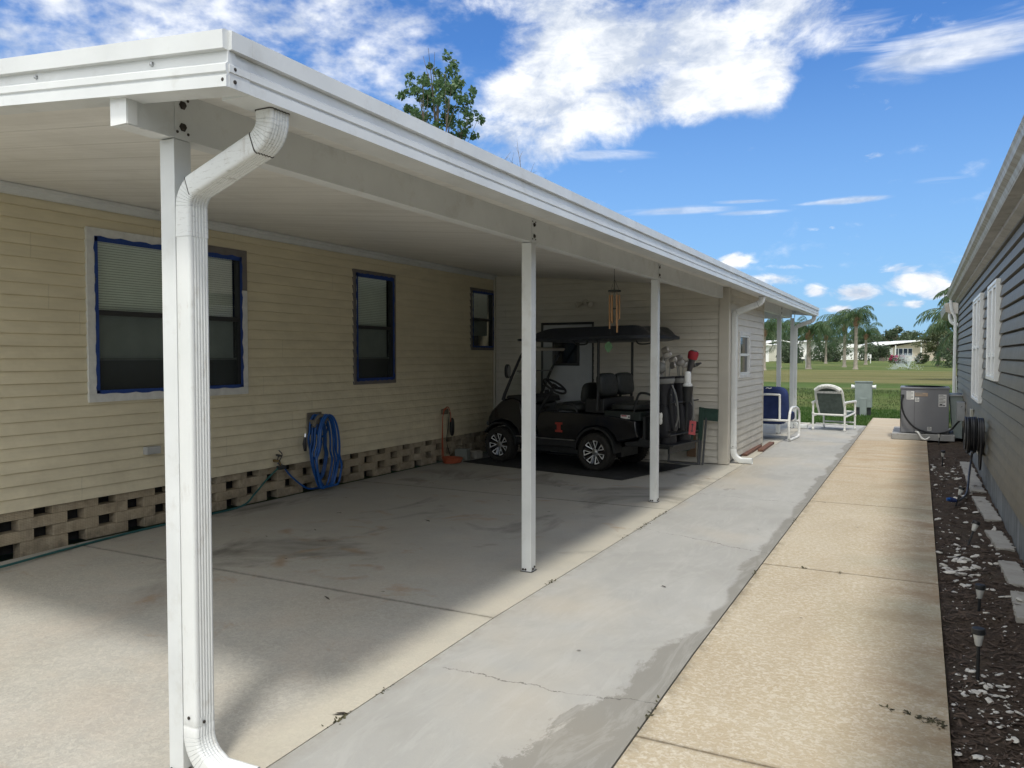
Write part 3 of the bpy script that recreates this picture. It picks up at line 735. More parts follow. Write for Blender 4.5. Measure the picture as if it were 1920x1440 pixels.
# windows
def home_window(i, a0, a1, z0, z1, tape, rail):
    fr = MB(); w = .075 if i == 0 else .05
    if i == 0:
        # trim: painted white except the top right corner, which is still bare
        zz = z1-.42
        pbox(fr, PH, a0-.0, a1, 0, .028, z0-.0, z0+w); pbox(fr, PH, a0, a0+w, 0, .028, z0+w, z1-w)
        pbox(fr, PH, a0, a0+1.0, 0, .028, z1-w, z1); pbox(fr, PH, a1-w, a1, 0, .028, z0+w, zz)
        f = fr.build('window', M['white_trim'], home, bevel=.003)
        b = MB(); pbox(b, PH, a1-w, a1, 0, .026, zz, z1-w); pbox(b, PH, a0+1.0, a1, 0, .026, z1-w, z1); b.build('bare_trim', M['taupe_frame'], f)
    else:
        window_rect(fr, PH, a0, a1, z0, z1, w, -.03, .022); f = fr.build('window', M['taupe_frame'], home, bevel=.003)
    A0, A1, Z0, Z1 = a0+w, a1-w, z0+w, z1-w
    zm = rail
    s = MB(); window_rect(s, PH, A0, A1, Z0, Z1, .022, -.055, .006)
    pbox(s, PH, A0+.022, A1-.022, -.05, .002, zm-.022, zm+.022); s.build('sash', M['dark_sash'], f)
    zl = Z0 + (zm-Z0)*.42
    if i < 2:
        s = MB(); pbox(s, PH, A0+.022, A1-.022, -.062, -.040, zl-.010, zl+.010)
        s.build('sash_rail', M['grey_sash'], f)
    if tape:
        tp = MB()
        def ragged(pts_in, pts_out):
            for k in range(len(pts_in)-1): tp.add([pts_in[k], pts_in[k+1], pts_out[k+1], pts_out[k]], [(0,1,2,3)])
        N = 26; tw = tape
        rr = lambda k: .006*math.sin(k*1.9) + random.uniform(-.005, .005)
        for (fn) in (lambda u: (A0-.004+(A1-A0)*u, Z1, 0,-1), lambda u: (A0-.004+(A1-A0)*u, Z0, 0, 1), lambda u: (A0, Z0+(Z1-Z0)*u, 1, 0), lambda u: (A1, Z0+(Z1-Z0)*u, -1, 0)):
            pin, pout = [], []
            for k in range(N+1):
                a, z, da, dz_ = fn(k/N); e = rr(k)
                ww = tw*(1.5 if (dz_ == -1) else 1)
                pout.append(PH(a - da*(.004+e), .0305, z - dz_*(.004+e))); pin.append(PH(a + da*ww, .0305, z + dz_*ww))
            ragged(pin, pout)
        tp.build('masking_tape', M['blue_tape'], f, fix=False)
    g = MB(); g.quad(PH(A0+.022,-.028,zm+.022), PH(A1-.022,-.028,zm+.022), PH(A1-.022,-.028,Z1-.022), PH(A0+.022,-.028,Z1-.022)); g.build('pane', M['glass'], f)
    g = MB(); g.quad(PH(A0+.022,-.022,Z0+.022), PH(A1-.022,-.022,Z0+.022), PH(A1-.022,-.022,zm-.022), PH(A0+.022,-.022,zm-.022)); g.build('pane', M['glass_screen'], f)
    # slatted blind behind the upper light, hanging a little below the rail
    b = MB(); z = Z1-.01
    while z > zm - .0:
        pbox(b, PH, A0+.03, A1-.03, -.085, -.078, z-.021, z-.002); z -= .0225
    b.build('blind', M['blind'], f)
    b = MB(); pbox(b, PH, A0+.03, A1-.03, -.085, -.078, zl, zm-.02); b.build('blind_lower', M['screen_shade'], f)
    b = MB(); pbox(b, PH, a0-.02, a1+.02, -.30, -.12, z0-.05, z0-.02); pbox(b, PH, a0-.02, a1+.02, -.32, -.30, z0-.05, z1+.05)
    b.build('window_recess', M['insul'], f)
    return f
f0 = home_window(0, 4.31, 6.12, 1.195, 2.71, .028, 1.98); f1 = home_window(1, 7.89, 8.79, 1.23, 2.70, .03, 1.97); f2 = home_window(2, 10.81, 11.59, 1.69, 2.69, .02, 2.19)
# electric box on wall
mb = MB(); mb.box(-6.37,-6.31,4.84,4.99,.685,.755); o = mb.build('outlet_box', M['outlet'], bevel=.006); tag(o, 'small grey weatherproof outlet box on the cream siding under the taped window', 'outlet')

# ------------------------------------------------------------------ carport
cp = thing('carport', 'white aluminium carport roof on slim posts with gutters, attached to the cream home', 'carport', (-2.56, 2.1, 0))
GX, GY0, GY1 = -1.99, 1.84, 18.43
mb = MB()       # insulated roof panels
mb.prism([(GX-.12, roof_u(GX-.12)), (-6.372, roof_u(-6.372)), (-6.372, roof_u(-6.372)+.075), (GX-.12, roof_u(GX-.12)+.075)], 'y', GY0+.085, GY1-.085)
mb.build('roof_panel', M['ceiling'], cp)
# moulding where ceiling meets the wall
mb = MB(); zc = roof_u(-6.36)
mb.prism([(-6.366, zc-.004), (-6.30, zc-.010), (-6.30, zc-.035), (-6.335, zc-.045), (-6.342, zc-.085), (-6.366, zc-.09)], 'y', -3.4, 11.6); mb.build('wall_moulding', M['white_alu'], cp)
# gutter along the long side: profile (outward offset, z)
gp = [(0,.0),(0,.036),(-.006,.040),(-.006,.044),(.002,.049),(.002,.072),(-.008,.080),(-.008,.116),(.012,.118),(.014,.176),(.006,.180),(-.02,.180),(-.02,.160),(-.03,.130),(-.10,.105),(-.13,.10),(-.13,0)]
mb = MB(); mb.prism([(GX+a, 2.466+b) for a, b in gp], 'y', GY0+.10, GY1); mb.prism([(GX+a, 2.466+b) for a, b in gp[:13]] + [(GX-.028, 2.60), (GX-.028, 2.4672), (GX, 2.4662)], 'y', GY0+.012, GY0+.0995); mb.build('gutter', M['white_alu'], cp)
# front fascia follows the roof slope, same mouldings (front = -Y)
fp = [(0,.0),(0,.036),(.006,.040),(.006,.044),(-.002,.049),(-.002,.072),(.008,.080),(.008,.116),(-.012,.118),(-.014,.176),(-.006,.180),(.04,.180),(.04,.100),(.10,.095),(.10,0)]
for nm, yy, sg in (('front_fascia', GY0, 1), ('rear_fascia', GY1, -1)):
    mb = MB(); vs = []
    for x in (GX-.0015, -6.372): vs += [(x, yy+sg*a, 2.466 + b + .093*(GX-x)) for a, b in fp]
    n = len(fp); mb.add(vs, [(i, (i+1)%n, n+(i+1)%n, n+i) for i in range(n)] + [tuple(range(n)), tuple(range(n, 2*n))])
    mb.build(nm, M['white_alu'], cp)
mb = MB()
for x, z in ((-2.35,.098),(-3.0,.098),(-3.65,.098),(-4.4,.098)):
    mb.lathe([(0,-.006),(.007,-.004),(.009,.004)], (x, GY0+.004, 2.466+z+.093*(GX-x)), (0,1,0), 8)
mb.build('fascia_screw', M['steel'], cp)
mb = MB()
for z in (.022,.062): 
    mb.lathe([(0,.004),(.006,.003),(.007,0)], (GX-.018, GY0+.002, 2.466+z+.002), (0,-1,0), 8); mb.lathe([(0,.004),(.006,.003),(.007,0)], (GX, GY0+.035, 2.466+z), (1,0,0), 8)
mb.build('corner_screw', M['bolt'], cp)
# beam
mb = MB(); bz0, bz1 = 2.428, 2.603
mb.prism([(-2.60,bz0),(-2.52,bz0),(-2.52,bz1),(-2.60,bz1+.007)], 'y', 1.875, 11.41)
mb.build('beam', M['white_alu'], cp, bevel=.002)
mb = MB(); mb.box(-2.603,-2.517,1.868,1.878,bz0-.001,bz1-.02); mb.box(-2.519,-2.5155,1.872,1.912,bz0,bz1-.015)
for z in (bz0+.0,): mb.box(-2.60,-2.52,1.88,2.05,bz0-.003,bz0-.0005)
mb.build('beam_end_cap', M['white_plastic'], cp)
mb = MB(); mb.box(-6.3,-2.52,18.14,18.22,bz0,bz1-.03); mb.prism([(-2.60,bz0),(-2.52,bz0),(-2.52,bz1),(-2.60,bz1+.007)], 'y', 14.62, 18.138); mb.build('porch_beam', M['white_alu'], cp, bevel=.002)
# posts
def post(y, x=-2.56, bolts=True):
    mb = MB(); mb.box(x-.039, x+.039, y-.039, y+.039, fz(y)+.004, bz0-.004)
    mb.box(x+.0405, x+.0435, y-.036, y+.036, bz0-.004, bz1-.006)
    p = mb.build('post', M['white_alu'], cp, bevel=.0035)
    if bolts:
        for z in (bz0+.045, bz0+.128):
            b = MB(); b.lathe([(0,.010),(.012,.009),(.0125,.002),(.017,.0015),(.017,0)], (x+.0435, y, z), (1,0,0), 6); b.build('bolt', M['bolt'], p)
            for dy_ in (-.026,.024): b = MB(); b.lathe([(0,.004),(.005,.003),(.006,0)], (x+.0435, y+dy_, z+(.022 if z > 2.5 else -.022)), (1,0,0), 7); b.build('screw', M['bolt'], p)
        b = MB(); 
        for dx_ in (-.026,-.006): b.lathe([(0,.008),(.007,.007),(.009,.001),(.009,0)], (x+dx_, y-.040, fz(y)+.018), (0,-1,0), 7)
        for dy_ in (-.012,.014): b.lathe([(0,.008),(.007,.007),(.009,.001),(.009,0)], (x+.040, y+dy_, fz(y)+.022+.01*(dy_>0)), (1,0,0), 7)
        b.build('anchor_bolt', M['bolt'], p)
        b = MB(); b.box(x-.047,x+.047,y-.047,y+.047,fz(y)+.0005,fz(y)+.0045); b.build('base_plate', M['dark_steel'], p)
    return p
for y in (2.11, 5.19, 8.30): post(y)
post(16.75); post(18.18, -2.50)
# downspouts: rectangular corrugated section swept along a path
def rect_prof(a, b, ribs_on=(1,1,1,1)):
    """section with soft corners; ribbed on the +x' face and -x' face"""
    pts = []; r = .013
    def corner(cx, cy, a0):
        for k in range(5): an = a0 + math.pi/2*k/4; pts.append((cx+r*math.cos(an), cy+r*math.sin(an)))
    corner(a-r, b-r, 0)
    corner(-a+r, b-r, math.pi/2)
    N = 5      # left face (x=-a): ribs
    for k in range(1, N*4): 
        y = (b-r) - 2*(b-r)*k/(N*4); pts.append((-a + (.0035 if k % 4 in (1,2) else 0), y))
    corner(-a+r, -b+r, math.pi)
    corner(a-r, -b+r, 3*math.pi/2)
    for k in range(1, N*4): 
        y = (-b+r) + 2*(b-r)*k/(N*4); pts.append((a - (.0035 if k % 4 in (1,2) else 0), y))
    return pts
def spout(y, x, kick, name='downspout', kdir=1):
    ds = None
    A, B = .040, .047
    pr = rect_prof(A, B)
    xt = -2.058
    def arc(c, r, a0, a1, n=9): return [Vector((c[0]+r*math.cos(a0+(a1-a0)*k/n), y, c[1]+r*math.sin(a0+(a1-a0)*k/n))) for k in range(n+1)]
    # vertical drop at xt, bend to the slope, bend back to vertical at x
    slope = R(20)             # slope of the diagonal below horizontal, outward gutter to post
    r = .09
    z0 = 2.468
    th = math.pi/2 - slope
    c1 = (xt-r, z0-.03); p1 = arc(c1, r, 0, -th)
    e1 = p1[-1]; d = Vector((-math.cos(slope), 0, -math.sin(slope)))
    c2x = x + r
    # diagonal until the second bend starts
    s2x = c2x + r*math.cos(math.pi-th) ; L = (e1.x - s2x)/math.cos(slope)
    e2 = e1 + d*L
    c2 = (c2x, e2.z - r*math.sin(math.pi-th))
    p2 = arc(c2, r, math.pi-th, math.pi)
    top = [Vector((xt, y, z0))] + p1
    def crimp(ps):
        out, rad = [], []
        for k in range(len(ps)-1):
            out += [ps[k], ps[k].lerp(ps[k+1], .45), ps[k].lerp(ps[k+1], .52), ps[k].lerp(ps[k+1], .58)]; rad += [1.0, 1.0, .955, 1.0]
        return out + [ps[-1]], rad + [1.0]
    zb = .20 + fz(y)
    mb = MB(); mb.tube([Vector((x, y, p2[-1].z-.105)), Vector((x, y, zb))], .985, prof=pr, up=(1,0,0)); ds = mb.build(name, M['spout'], cp, smooth=True)
    UP = (0,1,0)
    pr90 = [(q[1], q[0]) for q in pr][::-1]
    def sweep(nm, ps, sc_):
        mb = MB(); mb.tube(ps, sc_, prof=pr90, up=UP); return mb.build(nm, M['spout'], ds, smooth=True)
    ps, rd = crimp(p1); sweep('elbow', [Vector((xt, y, z0))] + ps, [1.02] + rd)
    sweep('offset_pipe', [e1 + d*-.006, e2 + d*.03], [1.03, 1.03])
    for q_ in (e1 + d*-.006, e2 + d*.03): mb = MB(); mb.tube([q_ - d*.0016, q_ + d*.0016], 1.045, prof=pr90, up=UP); mb.build('joint_seam', M['bolt'], ds)
    mb = MB(); mb.tube([Vector((xt, y, z0-.002)), Vector((xt, y, z0-.0055))], 1.06, prof=pr90, up=UP); mb.build('joint_seam', M['bolt'], ds)
    ps, rd = crimp(p2); sweep('elbow', ps + [Vector((x, y, p2[-1].z-.11))], rd + [1.03])
    if kick:
        c3 = (x + .13, zb-.02); p3 = [Vector((x, y, zb+.05))] + [Vector((c3[0]-.13*math.cos(a), y - (.0 if kdir else 0), c3[1]-.13*math.sin(a))) for a in [R(58)*k/8 for k in range(9)]]
        q, rd = crimp(p3); dd = (p3[-1]-p3[-2]).normalized(); e = p3[-1]
        q2 = [e + dd*.05 + Vector((.004,0,.004)), e + dd*.10 + Vector((.02,0,.018)), e + dd*.13 + Vector((.05,0,.035)), e + dd*.14 + Vector((.10,0,.04))]
        q2 = [v_ if v_.z > .045+fz(y) else Vector((v_.x, v_.y, .045+fz(y))) for v_ in q2]
        mb = MB(); mb.tube(q + q2, rd + [1.0, 1.01, 1.02, 1.04], prof=pr90, up=UP, cap=False); mb.build('kick_elbow', M['spout'], ds, smooth=True)
        mb = MB(); mb.box(x-.043,x+.043,y-.050,y+.050,zb-.01,zb+.075); 
        s = MB(); s.lathe([(0,.004),(.006,.003),(.007,0)], (x+.041, y-.012, zb+.03), (1,0,0), 8); s.lathe([(0,.004),(.006,.003),(.007,0)], (x-.0, y-.048, zb+.05), (0,-1,0), 8); s.build('screw', M['bolt'], ds)
    return ds
spout(2.11, -2.475, True)
spout(11.86, -2.445, True)
spout(18.22, -2.44, True)

# ------------------------------------------------------------------ storage shed
shed = thing('storage_shed', 'cream lap-sided storage shed at the end of the carport with a small window', 'shed', (-2.5, 13, 0))
PB = lambda a, o, z: Vector((a, 11.62-o, z)); PS = lambda a, o, z: Vector((-2.5+o, a, z))
dx0, dx1 = -5.50, -4.58
siding(PB, -6.36, -2.60, .012, lambda a: roof_u(a)-.002, holes=[(dx0,dx1,0,2.13)], maxseg=.12).build('siding_wall', M['siding_shed'], shed, fix=False)
sw = (12.42, 13.28, 1.25, 1.98)
siding(PS, 11.74, 14.50, .04, 2.595, c=.107, dp=.015, holes=[(sw[0]+.04, sw[1]-.04, sw[2]+.04, sw[3]-.04)]).build('siding_wall', M['siding_shed'], shed, fix=False)
mb = MB(); mb.box(-2.52,-2.482,14.50,14.56,.008,2.59); mb.build('corner_trim', M['beige_trim'], shed, bevel=.004)
mb = MB(); mb.box(-2.615,-2.47,11.59,11.735,.008,2.60); mb.build('corner_trim', M['beige_trim'], shed, bevel=.004)
mb = MB(); mb.box(-6.3,-2.53,14.52,14.55,.01,2.56); mb.build('back_wall', M['siding_shed'], shed)
mb = MB(); mb.prism([(-6.37,.01),(-2.55,.01),(-2.55,roof_u(-2.55)-.001),(-6.37,roof_u(-6.37)-.001)], 'y', 11.69, 11.72); mb.build('wall_lining', M['insul'], shed)
mb = MB(); mb.prism([(-6.365,roof_u(-6.365)-.003),(-2.62,roof_u(-2.62)-.003),(-2.62,roof_u(-2.62)-.03),(-6.365,roof_u(-6.365)-.03)], 'y', 11.585, 11.605); mb.build('ceiling_trim', M['beige_trim'], shed)
# door with dark weather strip and window
d = MB(); pbox(d, PB, dx0+.02, dx1-.02, -.05, -.01, .012, 2.10); dr = d.build('door', M['door_white'], shed, bevel=.004)
d = MB(); window_rect(d, PB, dx0, dx1, .008, 2.135, .028, -.04, .016); d.build('door_frame', M['dark_sash'], dr)
d = MB(); pbox(d, PB, -5.30, -4.83, -.012, .006, 1.44, 1.92); pn = d.build('window', M['dark_sash'], dr)
d = MB(); pbox(d, PB, -5.26, -4.87, .004, .0085, 1.48, 1.88); d.build('pane', M['glass_dark'], pn)
d = MB(); d.lathe([(0,.075),(.024,.07),(.028,.05),(.012,.03),(.012,.008),(.026,.006),(.026,0)], (-4.68, 11.63, .98), (0,-1,0), 12); d.build('door_knob', M['brass'], dr, smooth=True)
# side window
d = MB(); window_rect(d, PS, sw[0], sw[1], sw[2], sw[3], .055, -.04, .024); fw = d.build('window', M['white_trim'], shed, bevel=.003)
d = MB(); window_rect(d, PS, sw[0]+.055, sw[1]-.055, sw[2]+.055, sw[3]-.055, .03, -.03, .010); zc = (sw[2]+sw[3])/2+.0; pbox(d, PS, sw[0]+.085, sw[1]-.085, -.03, .014, zc-.02, zc+.02); d.build('sash', M['white_plastic'], fw)
d = MB(); pbox(d, PS, sw[0]+.08, sw[1]-.08, -.022, -.018, sw[2]+.08, sw[3]-.08); d.build('pane', M['glass_dark'], fw)
# flood light on the shed wall
t_ = thing('flood_light', 'small twin flood light high on the shed wall above the door', 'light', (-4.72, 11.6, 2.42))
mb = MB(); mb.lathe([(.055,0),(.055,.02),(.03,.035),(0,.036)], (-4.72, 11.607, 2.44), (0,-1,0), 16); mb.build('mount', M['beige_trim'], t_, smooth=True)
for s in (-1, 1):
    mb = MB(); mb.lathe([(.018,0),(.03,.03),(.05,.10),(.048,.105),(0,.09)], (-4.72+.04*s, 11.56, 2.43), (.75*s,-.5,-.3), 14); mb.build('lamp_head', M['beige_trim'], t_, smooth=True)

# ------------------------------------------------------------------ grey neighbour
nb = thing('grey_house', 'grey lap-sided manufactured house with stained gutter, right of the walk', 'house', (.75, 10, 0))
PR = lambda a, o, z: Vector((.735-o, a, z))
nw = [(11.90,13.48,.975,2.42),(9.48,10.64,1.335,2.395)]
siding(PR, -2, 19.5, .30, 2.79, c=.127, dp=.019, gs=.84, gd=.022, holes=[(w[0]+.03,w[1]-.03,w[2]+.03,w[3]-.03) for w in nw]).build('siding_wall', M['siding_grey'], nb, fix=False)
mb = MB(); mb.box(.745, .80, -2, 19.46, -.1, .298); mb.build('foundation', M['foundation'], nb)
mb = MB(); mb.box(.76, 9, 19.44, 19.5, .298, 2.9); mb.box(8.9, 9, -2, 19.4, -.1, 2.9); mb.box(.76,9,-2,-1.95,.298,2.9); mb.build('end_wall', M['siding_grey'], nb)
mb = MB(); mb.box(.715, .745, 19.42, 19.515, .30, 2.79); mb.build('corner_trim', M['siding_grey'], nb)
mb = MB(); mb.prism([(.56,2.792),(.745,2.792),(.745,2.80),(.56,2.80)], 'y', -2.2, 19.62); mb.prism([(.655,2.76),(.722,2.735),(.730,2.735),(.730,2.79),(.655,2.79)], 'y', -2.2, 19.6); mb.build('soffit', M['eave_grey'], nb)
mb = MB(); mb.prism([(.50,2.905),(.485,2.93),(.49,2.935),(.51,2.935),(.51,2.92),(.62,2.90),(.62,2.80),(.575,2.80),(.56,2.815),(.545,2.85),(.51,2.875)], 'y', -2.2, 19.6); mb.build('gutter', M['gutter_stained'], nb, bevel=.003)
mb = MB(); mb.prism([(.52,2.94),(4.8,3.9),(9.3,2.94),(9.3,2.90),(4.8,3.86),(.63,2.905)], 'y', -2.3, 19.7); mb.build('roof', M['far_roof'], nb)
def nb_window(a0, a1, z0, z1, split):
    d = MB(); window_rect(d, PR, a0, a1, z0, z1, .04, -.03, .055)
    am = (a0+a1)/2
    pbox(d, PR, am-.028, am+.028, -.03, .050, z0+.04, z1-.04)
    f = d.build('window', M['white_plastic'], nb, bevel=.004)
    for s, e in ((a0+.04, am-.028), (am+.028, a1-.04)):
        d = MB(); window_rect(d, PR, s, e, z0+.04, z1-.04, .026, -.02, .042); pbox(d, PR, s+.026, e-.026, -.02, .040, split-.018, split+.018); d.build('sash', M['white_plastic'], f)
        d = MB(); pbox(d, PR, s+.022, e-.022, .012, .016, z0+.06, z1-.06); d.build('pane', M['glass_sky'], f)
        d = MB()
        for zz in (z0+.45*(z1-z0), z1-.3*(z1-z0)): pbox(d, PR, s+.004, s+.020, .042, .050, zz-.012, zz+.012)
        d.build('latch', M['dark_sash'], f)
nb_window(11.90,13.48,.975,2.42, 1.72); nb_window(9.48,10.64,1.335,2.395, 1.60)
# corner downspout
pr = rect_prof(.03, .04)
mb = MB(); mb.tube([(.66,19.30,2.35),(.66,19.30,.05)], 1, prof=pr, up=(1,0,0)); ds = mb.build('downspout', M['white_plastic'], nb, smooth=True)
mb = MB(); pr90 = [(q[1], q[0]) for q in pr][::-1]; mb.tube(bez([(.57,19.30,2.80),(.575,19.30,2.68),(.60,19.30,2.55),(.65,19.30,2.44),(.66,19.30,2.34)], 5), 1.02, prof=pr90, up=(0,1,0)); mb.build('elbow', M['white_plastic'], ds, smooth=True)
# porch roof edge and railing beyond the corner
pc = thing('porch', 'grey porch roof edge and white railing behind the grey house corner', 'porch', (.8, 22, 0))
mb = MB(); mb.prism([(.50,2.60),(.47,2.78),(.52,2.80),(3.2,2.95),(3.2,2.60),(.60,2.55)], 'y', 20.4, 24.5); mb.build('roof', M['gutter_stained'], pc)
mb = MB(); mb.tube(bez([(.60,20.55,2.58),(.60,20.55,2.45),(.66,20.55,2.34),(.85,20.55,2.27),(1.1,20.55,2.1)], 5), .042, seg=8); mb.build('downspout', M['white_plastic'], pc, smooth=True)
for yy, xx in ((21.6,.92),(23.4,.92)):
    mb = MB(); mb.box(xx-.07, xx+.07, yy-.07, yy+.07, -.05, 1.02); mb.box(xx-.085, xx+.085, yy-.085, yy+.085, 1.02, 1.06); mb.build('railing_post', M['white_plastic'], pc, bevel=.006)
mb = MB(); mb.box(.90,.95,21.69,23.31,.88,.94); mb.box(.90,.95,21.69,23.31,.15,.2)
for k in range(12): mb.box(.91,.935,21.78+k*.13,21.80+k*.13,.2,.88)
mb.box(1.0,3.0,21.58,21.63,.92,.97); mb.build('railing', M['white_plastic'], pc)
mb = MB(); mb.box(2.9,3.05,20.5,24.4,-.05,2.6); mb.build('wall', M['siding_grey'], pc)

# ------------------------------------------------------------------ golf cart (local: x forward, y to its left = towards the walk)
CO = Vector((-3.986, 10.095, 0)); CR = math.atan2(.153, -.988)
cart = thing('golf_cart', 'black four-seat golf cart parked on a dark mat with machined alloy wheels', 'golf cart', CO, CR)
def cb(mb, name, mt, parent=None, **k): return mb.build(name, mt, parent or cart, local=True, **k)
def wheel(x, y, sgn):
    """sgn +1: outer face to +y"""
    R0, w = .262, .20; cy = y - sgn*w/2
    mb = MB(); prof = [(.178,-.092),(.225,-.10),(.250,-.088),(.262,-.06),(.262,.06),(.250,.088),(.225,.10),(.178,.092)]
    mb.lathe(prof, (x, cy, R0), (0, sgn, 0), 44, cap=False)
    # tread blocks
    for k in range(40):
        a = 2*math.pi*k/40
        for yy in (-.055, 0, .055):
            c = Vector((x + math.cos(a + yy)*.2635, cy+yy, R0 + math.sin(a + yy)*.2635))
            m_ = Matrix.Translation(c) @ Matrix.Rotation(-(a+yy), 4, 'Y')
            mb.box(-.004, .004, -.020, .020, -.012, .012, m_)
    w_ = MB(); w_.lathe([(.18,-.085),(.165,-.07),(.165,.055),(.178,.088),(.182,.092),(.172,.094),(.160,.075),(.14,-.02),(.02,-.03),(0,-.03)], (x, cy, R0), (0, sgn, 0), 40)
    base = cb(w_, 'wheel', M['black_paint'], smooth=True)
    mb.build('tyre', M['rubber'], base, local=True, smooth=True)
    # seven split spokes: dark wedge with bright machined edges
    sp = MB(); ed = MB()
    def P(r, a, h): return Vector((x + r*math.cos(a), cy + sgn*h, R0 + r*math.sin(a)))
    for k in range(7):
        a = 2*math.pi*k/7 + .35
        for s in (-1, 1):
            a0 = a + s*.10; ro = .163; a1 = a + s*.20
            th = .045
            i0, i1 = P(.035, a + s*.5, .050), P(ro, a1, .082)
            j0, j1 = P(.035, a + s*.95, .046), P(ro, a1 + s*.075, .078)
            sp.add([P(.03, a, .042), P(ro, a, .066), i1, i0], [(0,1,2,3)])
            ed.add([i0, i1, j1, j0], [(0,1,2,3)]); 
            q = [P(ro-.012, a1 + s*.01 + (s*.25)*u, .081) for u in (0, .5, 1)] ; q2 = [P(ro+.006, a1 + s*.0 + (s*.25)*u, .084) for u in (0, .5, 1)]
            ed.add(q + q2, [(0,1,4,3),(1,2,5,4)])
    sp.build('spoke', M['black_paint'], base, local=True, fix=False)
    ed.build('machined_edge', M['alloy'], base, local=True, fix=False)
    h = MB(); h.lathe([(.042,.045),(.040,.060),(.022,.066),(.020,.070),(0,.071)], (x, cy, R0), (0, sgn, 0), 20)
    for k in range(5):
        a = 2*math.pi*k/5; h.lathe([(.007,.05),(.007,.062),(0,.063)], (x + .055*math.cos(a), cy, R0 + .055*math.sin(a)), (0, sgn, 0), 8)
    h.build('hub_cap', M['steel'], base, local=True, smooth=True)
for x in (0, 1.66): wheel(x, 0, 1); wheel(x, -1.2, -1)
# body
Y0, Y1 = -.10, -1.10
mb = MB(); mb.prism([(1.93,.60),(1.915,.67),(1.85,.77),(1.70,.90),(1.62,.95),(1.45,.965),(1.33,.93),(1.28,.80),(1.20,.42),(1.36,.38),(1.39,.50),(1.50,.59),(1.66,.62),(1.80,.58),(1.86,.50),(1.92,.52)], 'y', Y1+.0, Y0+.0)
cowl = cb(mb, 'front_cowl', M['black_paint'], bevel=.03, smooth=True)
mb = MB(); mb.tube([(1.93,-.12,.56),(1.985,-.2,.565),(2.0,-.6,.57),(1.985,-1.0,.565),(1.93,-1.08,.56)], .035, 8); cb(mb, 'front_bumper', M['black_plastic'], smooth=True)
for y in (-.24, -.96):
    mb = MB(); mb.blob((1.895, y, .70), (.03,.09,.045), 12, 8); cb(mb, 'headlight', M['solar_clear'], smooth=True)
mb = MB(); mb.prism([(1.44,.955),(1.60,.955),(1.58,1.0),(1.36,1.02),(1.25,.98),(1.22,.90),(1.30,.88)], 'y', -1.07, -.13); cb(mb, 'dashboard', M['black_plastic'], bevel=.012, smooth=True)
mb = MB(); mb.lathe([(.0,.0),(.035,.0),(.04,.06),(.03,.07)], (1.34,-.85,1.0), (0,0,1), 12); mb.lathe([(.0,.0),(.03,.0),(.03,.05),(0,.055)], (1.42,-.35,1.0), (0,0,1), 12); cb(mb, 'cup_holder', M['black_plastic'], smooth=True)
mb = MB(); mb.prism([(.98,.40),(1.02,.60),(.97,.76),(.90,.79),(.30,.80),(-.28,.77),(-.60,.72),(-.64,.50),(-.40,.43),(-.31,.42),(-.28,.50),(-.17,.59),(0,.62),(.17,.59),(.28,.50),(.31,.40)], 'y', Y1-.02, Y0+.02); body = cb(mb, 'rear_body', M['black_paint'], bevel=.02, smooth=True)
mb = MB(); mb.prism([(-.64,.50),(-.60,.45),(-.40,.42),(-.42,.36),(-.80,.38),(-.83,.44)], 'y', Y1+.05, Y0-.05); cb(mb, 'rear_valance', M['black_plastic'], bevel=.01)
mb = MB(); mb.box(.31,1.35,-1.06,-.14,.33,.40); fl = cb(mb, 'floor', M['black_plastic'])
for y0, y1 in ((-.125,-.065),(-1.135,-1.075)):
    mb = MB(); mb.box(.33,1.37,y0,y1,.30,.395); r_ = cb(mb, 'rocker_panel', M['black_plastic'], bevel=.01)
    mb = MB(); mb.box(.34,1.40,y0-.004,y1+.006,.398,.410); mb.build('sill_strip', M['steel'], r_, local=True)
mb = MB(); mb.box(-.25,1.5,-.85,-.35,.18,.32); mb.tube([(0,-1.0,.26),(0,-.2,.26)], .035, 8); mb.tube([(1.66,-1.0,.26),(1.66,-.2,.26)], .03, 8); cb(mb, 'chassis', M['dark_steel'])
for x, a, b in ((0,-.02,-.24),(0,-1.18,-.96)):   # fender flares over rear wheels
    mb = MB(); pts = []
    for k in range(13):
        an = math.pi*(k/12); pts.append((x + .325*math.cos(an), .27 + .345*math.sin(an)))
    inner = [(x + .30*math.cos(math.pi*(1-k/12)), .27 + .315*math.sin(math.pi*(1-k/12))) for k in range(13)]
    mb.prism(pts + inner, 'y', a, b); cb(mb, 'fender_flare', M['black_plastic'], smooth=True)
for a, b in ((-.03,-.24),(-1.17,-.96)):
    mb = MB(); x = 1.66; pts = [(x + .32*math.cos(math.pi*(k/12)), .27 + .335*math.sin(math.pi*(k/12))) for k in range(2, 13)]
    inner = [(x + .295*math.cos(math.pi*(1-k/12)), .27 + .31*math.sin(math.pi*(1-k/12))) for k in range(0, 11)]
    mb.prism(pts + inner, 'y', a, b); cb(mb, 'fender_flare', M['black_plastic'], smooth=True)
# block I emblem on the side
lm = MB(); y = Y0+.0205
lm.prism([(.555,.505),(.555,.535),(.585,.535),(.585,.615),(.555,.615),(.555,.645),(.68,.645),(.68,.615),(.65,.615),(.65,.535),(.68,.535),(.68,.505)], 'y', y, y+.003)
em = cb(lm, 'letter_emblem', plain('orange_red_emblem', (.34,.045,.03), .6, var=.05))
